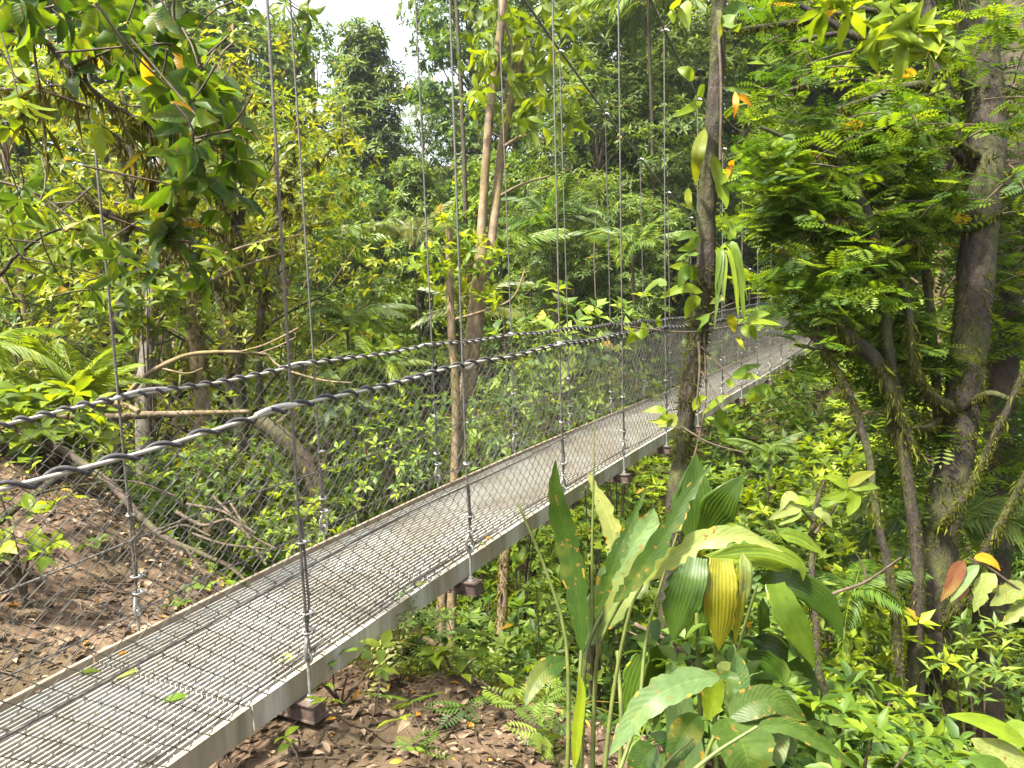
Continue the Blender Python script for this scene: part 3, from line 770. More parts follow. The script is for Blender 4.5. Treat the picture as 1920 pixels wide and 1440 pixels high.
def blade(root, pts, wpx, mat, pleat=0, hint=None, tear=0.0, tint=.5, cup=.12, ny=14, shape='lance', name='leaf', twist=0.0):
    """one broad leaf along the traced midrib pts (px, py, depth)"""
    P = spl([at(*p) for p in pts], ny); d = np.mean([p[2] for p in pts])
    w = wpx * d / F_PX / 2
    T = nrmz(np.gradient(P, axis=0))
    h = nrmz(CAMV * .9 + np.array([0, 0, .5]) + rng.normal(0, .18, 3)) if hint is None else nrmz(hint)
    nx = (2 * pleat + 1) if pleat else 11
    xs = np.linspace(-1, 1, nx); v = np.linspace(0, 1, ny)
    if shape == 'lance': prof = np.sin(PI * v ** .85) ** .75 * (1 - .25 * v)
    elif shape == 'strap': prof = np.minimum(1, v * 5) * np.minimum(1, (1 - v) * 2.6) ** .8
    elif shape == 'fan': prof = np.minimum(1, .18 + v * 1.7) * np.minimum(1, (1 - v) * 2.0) ** .9
    elif shape == 'hang': prof = np.minimum(1, .72 + v * 1.1) * (1 - .93 * np.maximum(0, (v - .62) / .38) ** 1.15)
    else: prof = np.sin(PI * v ** .7) ** .65
    prof = np.maximum(prof, .03)
    V = []; UV = []
    eL = 1 - tear * (rng.random(ny) ** 3); eR = 1 - tear * (rng.random(ny) ** 3)
    for i in range(ny):
        hh = nrmz(h + twist * (v[i] - .5) * np.cross(T[i], h)); side = nrmz(np.cross(T[i], hh)); nn = np.cross(side, T[i])
        for j, x in enumerate(xs):
            e = eL[i] if x < 0 else eR[i]
            zz = cup * abs(x) * w * prof[i] + (.10 * w * (1 if j % 2 else -1) * prof[i] if pleat else 0) + .03 * w * math.sin(i * 1.7 + x * 3) * abs(x)
            V.append(P[i] + side * (x * w * prof[i] * (1 - (1 - e) * max(0, abs(x) - .3) / .7)) + nn * zz); UV.append((x, v[i], 0))
    ii = (np.arange(ny - 1)[:, None] * nx + np.arange(nx - 1)[None]).ravel()
    f = np.stack([ii, ii + 1, ii + nx + 1, ii + nx], 1)
    tt = np.clip(tint + rng.normal(0, .05, len(f)), 0, .93)
    if pleat: tt = np.clip(tint + np.tile(np.where(np.arange(nx - 1) % 2, .12, -.10), ny - 1) + rng.normal(0, .04, len(f)), 0, .93)
    if tear > 0:
        ed = np.tile(np.isin(np.arange(nx - 1), (0, nx - 2)), ny - 1); tt = np.where(ed & (rng.random(len(f)) < .05), .985, tt)
    m = MB(); m.add(V, f, tt, 0, UV)
    rb = P - np.cross(nrmz(np.cross(T, np.broadcast_to(h, T.shape))), T) * .002
    o = m.build(name, MT[mat], root, smooth=not pleat)
    return o
def stem(root, pts, mat='stem', n=14, k=6, name='stem'):
    C = px_curve(pts, n); m = MB(); tube(m, C[:, :3], C[:, 3], k); m.build(name, MT[mat], root, smooth=True)
    return C

# ---- leaning mossy trunk in the middle of the view, with climbing leaves
mt, C = trunk_tree('mossy_tree', 'dark mossy leaning trunk with climbing leaves in front of the bridge', [
    (1348, -40, 5.0, 27), (1346, 110, 5.0, 28), (1337, 250, 5.0, 32), (1325, 400, 5.0, 34), (1323, 520, 5.0, 34), (1310, 620, 5.0, 36),
    (1291, 740, 5.0, 33), (1276, 860, 5.0, 34), (1265, 980, 4.9, 36), (1255, 1150, 4.8, 39), (1250, 1400, 4.7, 45)], n=60, k=14, rough=.13)
moss_on(mt, C[18:], 2600, .022, 'moss', 1.0, .35); moss_on(mt, C[:30], 900, .02, 'moss', 1.0, .5)
ml = [((1350, 345), (1375, 325), (1408, 326), 30, 'lime'), ((1345, 335), (1356, 365), (1362, 392), 24, 'lime'), ((1322, 240), (1308, 290), (1304, 348), 24, 'yellow'),
      ((1338, 290), (1345, 330), (1348, 372), 22, 'lime'), ((1292, 352), (1290, 375), (1299, 394), 16, 'yellow'), ((1378, 172), (1380, 195), (1376, 222), 12, 'orange'),
      ((1384, 180), (1396, 184), (1408, 198), 13, 'orange'), ((1374, 300), (1368, 315), (1364, 334), 12, 'orange'), ((1345, 20), (1352, 45), (1350, 72), 24, 'pale'),
      ((1300, 150), (1288, 135), (1270, 128), 22, 'green'), ((1322, 160), (1308, 178), (1298, 195), 24, 'big'), ((1318, 190), (1290, 205), (1262, 220), 16, 'lime'),
      ((1350, 165), (1380, 172), (1410, 182), 26, 'green'), ((1355, 20), (1390, 20), (1418, 42), 30, 'deep'), ((1350, 30), (1375, 45), (1384, 60), 30, 'deep'),
      ((1290, 0), (1284, 25), (1292, 55), 26, 'lime'), ((1275, -5), (1262, 20), (1262, 45), 22, 'lime'), ((1312, 438), (1290, 440), (1268, 452), 18, 'green'),
      ((1312, 440), (1296, 462), (1270, 470), 20, 'big'), ((1348, 420), (1362, 440), (1366, 450), 30, 'big'), ((1350, 410), (1366, 425), (1378, 448), 28, 'green'),
      ((1350, 465), (1362, 480), (1360, 496), 18, 'pale'), ((1318, 540), (1290, 505), (1255, 500), 26, 'lime'), ((1318, 548), (1280, 540), (1235, 560), 20, 'lime'),
      ((1310, 520), (1285, 512), (1272, 540), 28, 'big'), ((1315, 560), (1295, 570), (1285, 600), 26, 'green'), ((1305, 480), (1290, 478), (1268, 490), 26, 'green'),
      ((1250, 535), (1230, 530), (1200, 560), 20, 'lime'), ((1320, 590), (1314, 600), (1315, 625), 34, 'green'), ((1330, 570), (1355, 558), (1364, 566), 12, 'pale'),
      ((1216, 618), (1195, 622), (1172, 646), 32, 'lime'), ((1240, 590), (1236, 600), (1236, 616), 14, 'lime'), ((1400, 605), (1420, 590), (1444, 588), 18, 'green'),
      ((1405, 606), (1432, 604), (1466, 610), 20, 'green'), ((1402, 608), (1398, 620), (1404, 634), 18, 'green'), ((1405, 610), (1412, 622), (1418, 640), 14, 'green'),
      ((1366, 590), (1372, 602), (1378, 624), 18, 'yellow'), ((1380, 630), (1388, 642), (1398, 658), 12, 'yellow'), ((1372, 706), (1400, 690), (1428, 684), 14, 'green'),
      ((1372, 708), (1400, 705), (1428, 710), 16, 'green'), ((1372, 710), (1368, 720), (1372, 728), 16, 'green'), ((1250, 770), (1230, 768), (1205, 772), 16, 'lime'),
      ((1252, 775), (1240, 788), (1210, 790), 16, 'lime'), ((1250, 775), (1262, 790), (1230, 800), 20, 'yellow'), ((1370, 740), (1350, 748), (1316, 778), 16, 'lime'),
      ((1300, 770), (1310, 750), (1326, 745), 16, 'lime'), ((1400, 735), (1440, 730), (1442, 742), 22, 'green'), ((1350, 765), (1355, 800), (1380, 815), 26, 'green'),
      ((1400, 750), (1420, 745), (1440, 750), 20, 'green'), ((1365, 785), (1372, 805), (1384, 818), 22, 'big')]
for a, b, c, w, mk in ml:
    q = [(x, y, 4.85 + rng.uniform(-.12, .1)) for x, y in (a, b, c)]
    blade(mt, q, w * 1.15, mk, ny=9, tint=rng.uniform(.35, .85), hint=nrmz(CAMV + rng.normal(0, .5, 3) + np.array([0, 0, .5])))
for i in range(11):      # strap leaves of the climber halfway up
    x1 = 1340 + rng.uniform(-10, 70); y1 = 560 + rng.uniform(-20, 60)
    blade(mt, [(1342, 472, 4.85), ((1342 + x1) / 2 + 8, 478 + rng.uniform(-14, 6), 4.75), (x1, y1, 4.7)], rng.uniform(9, 16), 'lime' if i % 3 else 'green', ny=10, shape='strap', tint=rng.uniform(.3, .8))
for pts in ([(1312, 622, 4.9, 5), (1260, 622, 4.85, 5), (1180, 612, 4.8, 3)], [(1320, 620, 4.9, 6), (1370, 612, 4.9, 5), (1410, 606, 4.9, 4)], [(1315, 650, 4.9, 6), (1345, 680, 4.85, 5), (1372, 708, 4.8, 4)],
            [(1310, 690, 4.9, 6), (1330, 720, 4.85, 5), (1352, 765, 4.8, 4)], [(1278, 800, 4.9, 6), (1330, 830, 4.8, 5), (1400, 850, 4.7, 4)], [(1310, 640, 4.8, 10), (1312, 690, 4.8, 8), (1306, 760, 4.8, 6)],
            [(1330, 590, 4.9, 5), (1370, 570, 4.9, 4), (1430, 555, 4.9, 3)], [(1345, 20, 4.95, 9), (1352, 160, 4.9, 9), (1350, 300, 4.9, 8)], [(1352, 215, 4.95, 7), (1385, 245, 5.0, 5), (1420, 250, 5.1, 5)],
            [(1268, 780, 4.9, 5), (1248, 775, 4.85, 4)], [(1320, 620, 4.9, 7), (1322, 760, 4.9, 6), (1290, 900, 4.85, 5)]):
    stem(mt, [(a_, b_, c_, w_ * .6) for a_, b_, c_, w_ in pts], 'twig', name='vine_stem')

# ---- thick trunk at the right with its mossy limbs and feathery crown
rt_, C = trunk_tree('big_mossy_tree', 'thick mossy brown trunk at the right with spreading mossy limbs', [
    (1826, -60, 6.6, 71), (1838, 120, 6.5, 68), (1852, 260, 6.3, 64), (1838, 420, 6.1, 62), (1822, 600, 6.0, 62), (1806, 740, 5.9, 61),
    (1790, 860, 5.8, 62), (1762, 1000, 5.7, 64), (1745, 1180, 5.6, 68), (1736, 1400, 5.5, 83)], mat='bark', n=56, k=16, rough=.07)
moss_on(rt_, C, 2600, .030, 'moss', .8, .8)
limbs = []
for pts in ([(1786, 766, 5.8, 26), (1748, 745, 5.6, 22), (1716, 690, 5.5, 18), (1706, 600, 5.5, 14), (1690, 520, 5.6, 10)],
            [(1800, 770, 5.8, 18), (1836, 745, 5.6, 14), (1862, 738, 5.5, 12), (1900, 752, 5.4, 9)],
            [(1760, 785, 5.75, 14), (1742, 800, 5.6, 11), (1708, 802, 5.5, 8)],
            [(1850, 345, 6.3, 34), (1800, 280, 6.2, 30), (1770, 180, 6.2, 30), (1745, 60, 6.2, 30), (1738, -30, 6.2, 30)],
            [(1790, 250, 6.2, 24), (1765, 168, 6.1, 18), (1700, 162, 6.1, 15), (1640, 182, 6.1, 12), (1570, 205, 6.1, 7)],
            [(1775, 70, 6.2, 20), (1660, 80, 6.2, 16), (1605, 70, 6.1, 16), (1555, 40, 6.1, 15), (1500, 10, 6.1, 10)],
            [(1780, 90, 6.3, 16), (1640, 20, 6.3, 12), (1545, 35, 6.2, 12), (1470, 45, 6.2, 10), (1370, 58, 6.1, 6)],
            [(1580, 60, 6.1, 10), (1500, 78, 6.1, 10), (1510, 100, 6.1, 9), (1522, 150, 6.1, 9), (1440, 182, 6.1, 5)],
            [(1745, 440, 6.1, 10), (1820, 430, 6.0, 8), (1890, 390, 5.9, 7)],
            [(1845, 300, 6.2, 16), (1780, 260, 6.0, 12), (1720, 255, 6.0, 12), (1650, 262, 6.0, 14), (1590, 265, 6.0, 9)],
            [(1745, 1000, 5.7, 16), (1790, 960, 5.4, 15), (1850, 850, 5.3, 14), (1920, 700, 5.2, 12)],
            [(1740, 1250, 5.6, 22), (1780, 1150, 5.5, 20), (1850, 1030, 5.4, 18), (1930, 880, 5.3, 14)],
            [(1745, 1190, 5.55, 12), (1830, 1120, 5.2, 12), (1930, 1090, 5.0, 10)]):
    limbs.append(branch(rt_, pts, n=22))
for L_ in limbs: moss_on(rt_, L_, 800, .036, 'moss', .5, 1.4)
cw = MB()
fb = []
for (x0, x1, y0, y1, d0, d1, n) in ((1420, 1900, -60, 110, 6.3, 7.6, 30), (1430, 1700, 180, 330, 6.0, 7.2, 22), (1700, 1930, 120, 330, 6.6, 7.6, 16), (1420, 1640, 300, 420, 6.0, 7.2, 13), (1640, 1930, 330, 560, 6.4, 7.8, 18), (1480, 1900, 40, 420, 5.2, 5.7, 9)):
    for _ in range(n * 4):
        a = at(rng.uniform(x0, x1), rng.uniform(y0, y1), rng.uniform(d0, d1)); dv = nrmz(np.array([rng.normal(), rng.normal(), rng.normal(0, .22)])) * rng.uniform(.25, .6)
        tube(cw, spl([a, a + dv * .5 + np.array([0, 0, .04]), a + dv], 5), [.006, .005, .004, .003, .002], 4, mat=1)
        for q in (.35, .6, .8, 1.0): fb.append(a + dv * q)
fb = np.array(fb)
Cc = fb
rosettes(cw, TF, Cc, np.array([0, 0, 1.0]) + rng.normal(0, .3, Cc.shape), 2, .19, .15, (1.1, 1.7), np.clip(.42 + rng.normal(0, .22, len(Cc)), 0, .9), droop=.35)
cw.build('crown', [MT['feather'], MT['twig']], rt_)
# sunlit big-leaved bough at the top right
sg = MB(); Cc = np.array([at(x, y, 5.0) for x, y in ((1690, 30), (1660, 60), (1720, 60), (1750, 85), (1740, 50), (1700, 75), (1765, 70), (1640, 75), (1545, 20), (1560, -5), (1670, 10), (1740, 95), (1600, 20))])
rosettes(sg, T8, Cc, np.array([0, 0, .6]) + rng.normal(0, .5, Cc.shape), 7, .21, .085, (.8, 1.7), .6, droop=.7)
sg.build('leafy_sprig', MT['lime'], rt_)

bt, C = trunk_tree('brown_tree', 'straight brown trunk standing behind the thick mossy right one', [
    (1905, -40, 8.6, 48), (1900, 300, 8.4, 48), (1888, 520, 8.2, 50), (1876, 760, 8.0, 51), (1866, 1000, 7.9, 53), (1850, 1300, 7.8, 59)], mat='barkb', n=30, k=12)
moss_on(bt, C[8:], 350, .045, 'moss', .6, 1.0)
cw = MB(); Cc = jit(np.array([at(1900, y, 8) for y in (520, 620, 760, 880, 1000)] + [at(x, y, 7.6) for x, y in ((1840, 420), (1920, 470), (1890, 640), (1930, 780), (1900, 900), (1830, 640))]), 240, .6)
rosettes(cw, TP5, Cc, np.array([0, 0, 1.0]) + rng.normal(0, .4, Cc.shape), 4, .26, .24, (.9, 1.7), None, droop=.5); cw.build('crown', MT['feather'], bt)

# ---- slender mossy saplings right of the bridge
sap = [
    ('slender_tree', 'slender curving moss-bearded tree arching over the far bridge end',
     [(1425, 238, 5.7, 7), (1500, 268, 5.7, 13), (1565, 296, 5.7, 18), (1598, 345, 5.7, 19), (1632, 425, 5.6, 22), (1650, 520, 5.6, 22), (1672, 700, 5.5, 20), (1702, 900, 5.4, 22), (1722, 1100, 5.3, 24), (1700, 1400, 5.2, 28)]),
    ('slender_tree', 'thin crooked mossy tree just left of the thick right trunk',
     [(1612, 196, 6.2, 8), (1655, 226, 6.2, 15), (1678, 268, 6.2, 17), (1690, 340, 6.2, 15), (1722, 410, 6.1, 14), (1738, 520, 6.0, 15), (1752, 680, 6.0, 16), (1762, 850, 5.9, 16), (1775, 1100, 5.8, 18)]),
    ('slender_tree', 'bare slanting sapling holding up the feathery bush by the bridge end',
     [(1542, 655, 5.6, 10), (1572, 700, 5.5, 13), (1604, 770, 5.4, 14), (1630, 860, 5.3, 14), (1642, 960, 5.2, 15), (1672, 1100, 5.1, 16), (1690, 1300, 5.0, 18)]),
    ('slender_tree', 'thin grey sapling with side twigs right of the slanting sapling',
     [(1700, 560, 5.9, 8), (1716, 640, 5.8, 11), (1690, 740, 5.7, 12), (1668, 800, 5.6, 12), (1700, 880, 5.5, 14), (1712, 990, 5.4, 15), (1722, 1150, 5.3, 17), (1725, 1380, 5.2, 20)]),
    ('slender_tree', 'short dark twiggy sapling above the pleated leaves',
     [(1545, 900, 4.4, 6), (1528, 960, 4.3, 9), (1522, 1060, 4.2, 11), (1530, 1160, 4.1, 12), (1535, 1260, 4.0, 15), (1570, 1360, 4.0, 18), (1585, 1440, 4.0, 22)]),
]
saps = []
for nm, lab, pts in sap:
    r_, C = trunk_tree(nm, lab, pts, n=44, k=9, rough=.14, group='mossy saplings at the right'); saps.append((r_, C)); moss_on(r_, C, 800, .026, 'moss', .6, 1.1)
r_, _ = saps[2]                     # the feathery bush carried by the slanting sapling
cw = MB(); bl = np.array([at(rng.uniform(1440, 1700), rng.uniform(480, 690), rng.uniform(5.3, 6.6)) for _ in range(46)])
bl = np.array([p for p in bl if to_px(p)[0][1] > 480 + .35 * max(0, 1560 - to_px(p)[0][0]) and (to_px(p)[0][0] > 1545 or to_px(p)[0][1] < 600)])
Cc = jit(bl, 420, .4, .5)
rosettes(cw, TF, Cc, np.array([0, 0, 1.0]) + rng.normal(0, .35, Cc.shape), 4, .16, .13, (.9, 1.7), np.clip(.55 + rng.normal(0, .2, len(Cc)), 0, .9), droop=.3)
for p in bl[::2]: tube(cw, spl([at(1542, 655, 5.6), (at(1542, 655, 5.6) + p) / 2 + rng.normal(0, .08, 3), p], 7), np.linspace(.010, .003, 7), 4, mat=1)
cw.build('crown', [MT['feather'], MT['twig']], r_)
r_, _ = saps[0]
for pts in ([(1650, 520, 5.6, 14), (1610, 500, 5.5, 9), (1570, 470, 5.5, 6)], [(1640, 440, 5.6, 12), (1600, 412, 5.6, 9), (1560, 420, 5.6, 14), (1505, 425, 5.6, 16)], [(1650, 470, 5.6, 12), (1700, 452, 5.6, 9), (1725, 455, 5.5, 5)],
            [(1600, 350, 5.7, 9), (1560, 330, 5.7, 8), (1480, 345, 5.7, 5)], [(1720, 860, 5.4, 12), (1650, 690, 5.4, 26), (1600, 640, 5.4, 30), (1560, 600, 5.5, 14)]):
    Cb = branch(r_, pts, n=16); moss_on(r_, Cb, 900, .06, 'moss', .5, 1.6)
cw = MB(); Cc = jit(np.array([at(x, y, d) for x, y, d in ((1480, 330, 5.6), (1520, 370, 5.6), (1460, 290, 5.7), (1560, 420, 5.8), (1500, 430, 5.8), (1450, 400, 5.8), (1600, 480, 5.9), (1640, 560, 5.9))]), 260, .3, .5)
rosettes(cw, TP, Cc, np.array([0, 0, 1.0]) + rng.normal(0, .35, Cc.shape), 4, .17, .17, (.9, 1.7), None, droop=.4); cw.build('crown', MT['feather'], r_)
for i, w in ((1, ((1660, 300), (1700, 350), (1640, 250), (1720, 430), (1680, 480))), (3, ((1700, 600), (1680, 740), (1730, 680), (1740, 820), (1690, 900)))):
    r_, _ = saps[i]; cw = MB(); Cc = jit(np.array([at(x, y, 6.0) for x, y in w]), 200, .36, .5)
    rosettes(cw, TP5, Cc, np.array([0, 0, 1.0]) + rng.normal(0, .35, Cc.shape), 4, .17, .16, (.9, 1.7), None, droop=.4); cw.build('crown', MT['feather'], r_)
r_, _ = saps[4]
for pts in ([(1530, 1130, 4.1, 7), (1570, 1110, 4.1, 7), (1625, 1090, 4.1, 6), (1690, 1045, 4.0, 4)], [(1625, 1090, 4.1, 5), (1618, 1060, 4.1, 3), (1600, 1030, 4.1, 2)], [(1528, 1000, 4.2, 7), (1560, 960, 4.2, 5), (1575, 930, 4.2, 4)],
            [(1525, 980, 4.2, 6), (1500, 950, 4.2, 4), (1480, 915, 4.2, 3)]):
    branch(r_, pts, 'twig', n=12)
for a, b, c, w, mk in (((1590, 915), (1570, 900), (1545, 892), 20, 'lime'), ((1590, 912), (1610, 895), (1642, 884), 20, 'yellow'), ((1592, 915), (1615, 910), (1650, 915), 22, 'green'), ((1588, 918), (1572, 928), (1540, 935), 20, 'green'),
                       ((1592, 920), (1600, 940), (1590, 968), 26, 'lime'), ((1500, 940), (1478, 930), (1462, 960), 18, 'pale'), ((1505, 950), (1480, 955), (1440, 975), 22, 'pale'), ((1520, 945), (1500, 938), (1478, 940), 18, 'green'),
                       ((1525, 960), (1545, 965), (1560, 990), 22, 'pale'), ((1500, 955), (1490, 968), (1460, 985), 18, 'green'), ((1540, 950), (1560, 935), (1590, 940), 20, 'green')):
    blade(r_, [(x, y, 4.15) for x, y in (a, b, c)], w * 1.2, mk, ny=9, tint=rng.uniform(.4, .8))

# ------------------------------------------------------------------ twin pale trunks beyond the bridge
tw, C = trunk_tree('twin_trunk_tree', 'pale slender twin-trunked tree leaning up behind the middle of the bridge', [
    (948, -60, 10.2, 16), (938, 60, 10.2, 16), (922, 180, 10.2, 16), (913, 280, 10.2, 16), (905, 400, 10.2, 17), (897, 500, 10.1, 18), (882, 620, 10.0, 18), (869, 740, 9.9, 18), (858, 860, 9.8, 19), (850, 1000, 9.7, 20), (846, 1150, 9.6, 20), (846, 1290, 9.5, 24)],
    mat='barkp', n=60, k=12, rough=.06)
for pts in ([(990, 60, 10.4, 8), (968, 150, 10.4, 13), (942, 270, 10.4, 17), (930, 380, 10.3, 18), (918, 470, 10.2, 20), (900, 560, 10.1, 22), (886, 640, 10.0, 24)],
            [(905, 440, 10.1, 20), (903, 520, 10.05, 22), (890, 640, 10.0, 26), (880, 740, 9.95, 22)],
            [(842, 428, 9.7, 13), (843, 520, 9.7, 14), (848, 640, 9.7, 15), (855, 760, 9.7, 16), (850, 940, 9.7, 18), (828, 1130, 9.6, 20), (826, 1280, 9.5, 26)],
            [(945, 275, 10.3, 7), (980, 255, 10.2, 6), (1020, 262, 10.1, 4)], [(932, 370, 10.3, 6), (980, 345, 10.2, 5), (1030, 330, 10.2, 3)], [(945, 190, 10.3, 7), (960, 100, 10.3, 6), (940, 20, 10.3, 5)],
            [(848, 600, 9.7, 6), (900, 585, 9.6, 5), (960, 560, 9.5, 4), (985, 505, 9.5, 3)], [(905, 480, 10, 5), (870, 500, 9.8, 4), (858, 455, 9.7, 3)]):
    Cb = branch(tw, pts, 'barkp', n=24, k=8, name='limb')
    if pts[0][3] > 12: moss_on(tw, Cb, 160, .05, 'mossy', .5, 1.0)
moss_on(tw, C[30:], 170, .05, 'mossy', .5, 1.0)
cw = MB(); Cc = []
for x, y in ((885, 60), (905, 30), (960, 30), (990, 45), (1030, 20), (1065, 30), (880, 130), (905, 150), (975, 120), (1010, 100), (1045, 120), (1070, 180), (1020, 160), (985, 190), (1000, 230), (1050, 240), (900, 190), (945, 215), (1075, 240), (965, 60), (1030, 70), (890, 100), (920, 110), (1000, 150), (1065, 100), (930, 20), (985, 205), (880, 160)):
    for _ in range(3): Cc.append(at(x + rng.normal(0, 16), y + rng.normal(0, 16), 10.2 + rng.normal(0, .45)))
Cc = np.array(Cc); rosettes(cw, T8, Cc, np.array([0, 0, .2]) + rng.normal(0, .6, Cc.shape), 4, .24, .115, (.9, 1.8), np.clip(.55 + rng.normal(0, .2, len(Cc)), 0, .9), droop=1.1)
cw.build('crown', MT['lime'], tw)
ep = MB(); Cc = np.array([at(x + rng.normal(0, 12), y + rng.normal(0, 10), 9.6 + rng.normal(0, .2)) for x, y in ((800, 480), (815, 460), (830, 500), (785, 500), (870, 455), (895, 450), (880, 480), (910, 500), (930, 480), (900, 560), (930, 545), (825, 530), (850, 470), (870, 510), (950, 560), (790, 520), (820, 425)) for _ in range(4)])
rosettes(ep, T4, Cc, np.array([0, 0, .8]) + rng.normal(0, .5, Cc.shape), 6, .17, .065, (.5, 1.5), None, droop=.3); ep.build('epiphyte_leaves', MT['lime'], tw)
pt_, C = trunk_tree('post_like_trunk', 'mossy post-like trunk standing under the bridge deck', [(950, 1000, 8.3, 17), (944, 1080, 8.2, 19), (941, 1160, 8.1, 20), (930, 1250, 8.0, 24), (922, 1330, 8.0, 34)], mat='barkp', n=22, cat='tree trunk')
moss_on(pt_, C, 500, .05, 'mossy', .7, 1.0)

# slim palm whose trunk runs up into the sky gap
def frond_mesh(name, mat, n=24, w=.34, arch=.45, split=.05, lw=.034):
    m = MB(); t = np.linspace(0, 1, 16)
    rach = np.stack([np.zeros(16), t * (1 - .18 * arch * t), arch * (t * .6 - t ** 2 * 1.25)], 1)
    tube(m, rach, np.linspace(.010, .002, 16), 5, tint=.8)
    pos, dr, nm, L, W = [], [], [], [], []
    for i in range(n):
        v = .12 + .88 * (i + .5) / n; p = np.array([np.interp(v, t, rach[:, c]) for c in range(3)])
        tg = nrmz(np.array([np.interp(min(v + .04, 1), t, rach[:, c]) for c in range(3)]) - np.array([np.interp(v - .04, t, rach[:, c]) for c in range(3)]))
        for sx in (-1, 1):
            pos.append(p); dr.append(np.array([sx * 1.0, 0, 0]) + tg * (.45 + .8 * v) + np.array([0, 0, -.30 - .2 * rng.random()])); nm.append(np.array([sx * .25, 0, 1.0]) + rng.normal(0, .12, 3))
            L.append(w * math.sin(PI * (.18 + .72 * v)) ** .8 * rng.uniform(.9, 1.1)); W.append(lw)
    leaves(m, T4, np.array(pos), np.array(dr), np.array(nm), np.array(L), np.array(W), np.clip(.55 + rng.normal(0, .15, len(pos)), 0, .93))
    return m.mesh(name, MT[mat])
FR = {k: [frond_mesh('frond', k, arch=a) for a in (.3, .55, .8)] for k in ('palm', 'palmpale', 'deep', 'lime', 'blue')}
def palm(px, py, d, size, n, label, mat='palm', trunk=0.0, up=(.15, 1.1), group='palms', a0=0, a1=6.283, name='palm', cat='palm'):
    """fronds fan out from the crown point; trunk = stem height below it, 0 for a stemless palm rooted in the ground"""
    top = at(px, py, d); gz_ = float(ground_z(top[0], top[1])) - .1
    base = np.array([top[0], top[1], gz_])
    e = empty(name, base, label, cat, group)
    m = MB(); tube(m, spl([base, (base + top) / 2 + np.array([.05, .03, 0]) * size, top], 9), np.linspace(.034, .022, 9) * max(size, .5), 8, rough=.08); m.build('trunk', MT['barkb'], e, smooth=True)
    for i in range(n):
        a = a0 + (a1 - a0) * (i + rng.uniform(-.3, .3)) / n; el = rng.uniform(*up)
        Mx = Matrix.Translation(top - base) @ Matrix.Rotation(a, 4, 'Z') @ Matrix.Rotation(el, 4, 'X') @ Matrix.Scale(size * rng.uniform(.85, 1.1), 4)
        link_mesh('frond', FR[mat][rng.integers(0, 3)], e, Mx)
    return e
sp = palm(842, -230, 27, 3.0, 10, 'slim tall palm with bare grey trunk rising out of frame at the sky gap', 'palm', up=(-.6, .7))
palm(590, 462, 21, 2.3, 11, 'shaded palm with spreading pale fronds over the dark hollow', 'palm')
palm(775, 455, 18, 1.4, 8, 'palm with upright and withered pale fronds left of the twin trunks', 'palmpale')
palm(938, 478, 15.5, 1.5, 9, 'small drooping palm right of the twin trunks', 'palm')
palm(1185, 475, 17.5, 1.6, 9, 'wide-fronded palm above the far handrail', 'palm')
palm(1215, -5, 24, 2.3, 9, 'big dusky palm crown at the top beside the main cable', 'blue', up=(-.7, .5))
palm(650, 610, 14, 1.2, 9, 'low palm in the ravine just above the handrail', 'palm')
palm(715, 688, 12, .9, 8, 'little yellow green palm seen through the mesh', 'lime')
palm(880, 590, 11.5, 1.0, 7, 'palm with one pale drooping frond between the twin trunks', 'palmpale')
palm(148, 772, 8.4, 1.0, 12, 'bright sunlit feather palm behind the earth bank at the left', 'lime', up=(.55, 1.25))
palm(-45, 668, 7.6, .95, 9, 'bright palm reaching in from the left edge', 'lime', up=(.1, .9))
palm(1440, 850, 8.6, .5, 7, 'small fine-fronded palm under the bridge right of the leaning trunk', 'palm', up=(.2, .8))
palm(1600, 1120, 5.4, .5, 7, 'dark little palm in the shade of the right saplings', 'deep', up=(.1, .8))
palm(1790, 1000, 7.2, 1.1, 9, 'shaded palm between the two right trunks', 'palm', up=(.1, .9))
palm(1030, 430, 22, 1.9, 9, 'dusky palm half hidden in the trees right of the twin trunks', 'deep')

# ------------------------------------------------------------------ left bank trees with moss and leaf clusters
lt = [
    ('pale grey trunk with leaf clusters behind the left handrail', [(300, 300, 11.4, 14), (292, 420, 11.3, 18), (284, 560, 11.2, 24), (276, 650, 11.0, 26), (270, 760, 10.8, 30)], 'barkg', 10),
    ('brown mossy trunk with a drooping fern skirt at the left', [(330, 250, 10.8, 14), (342, 380, 10.7, 18), (352, 500, 10.6, 22), (362, 600, 10.5, 30), (376, 720, 10.4, 30)], 'barkp', 14),
    ('moss-draped upright trunk left of the long hanger cables', [(452, 200, 12, 12), (446, 340, 12, 16), (440, 480, 11.9, 24), (436, 560, 11.8, 26), (446, 700, 11.7, 24)], 'bark', 16),
    ('short mossy leaning pole tree by the paired hanger cables', [(560, 240, 12.8, 8), (535, 360, 12.8, 9), (500, 500, 12.7, 12), (486, 640, 12.6, 14)], 'bark', 10)]
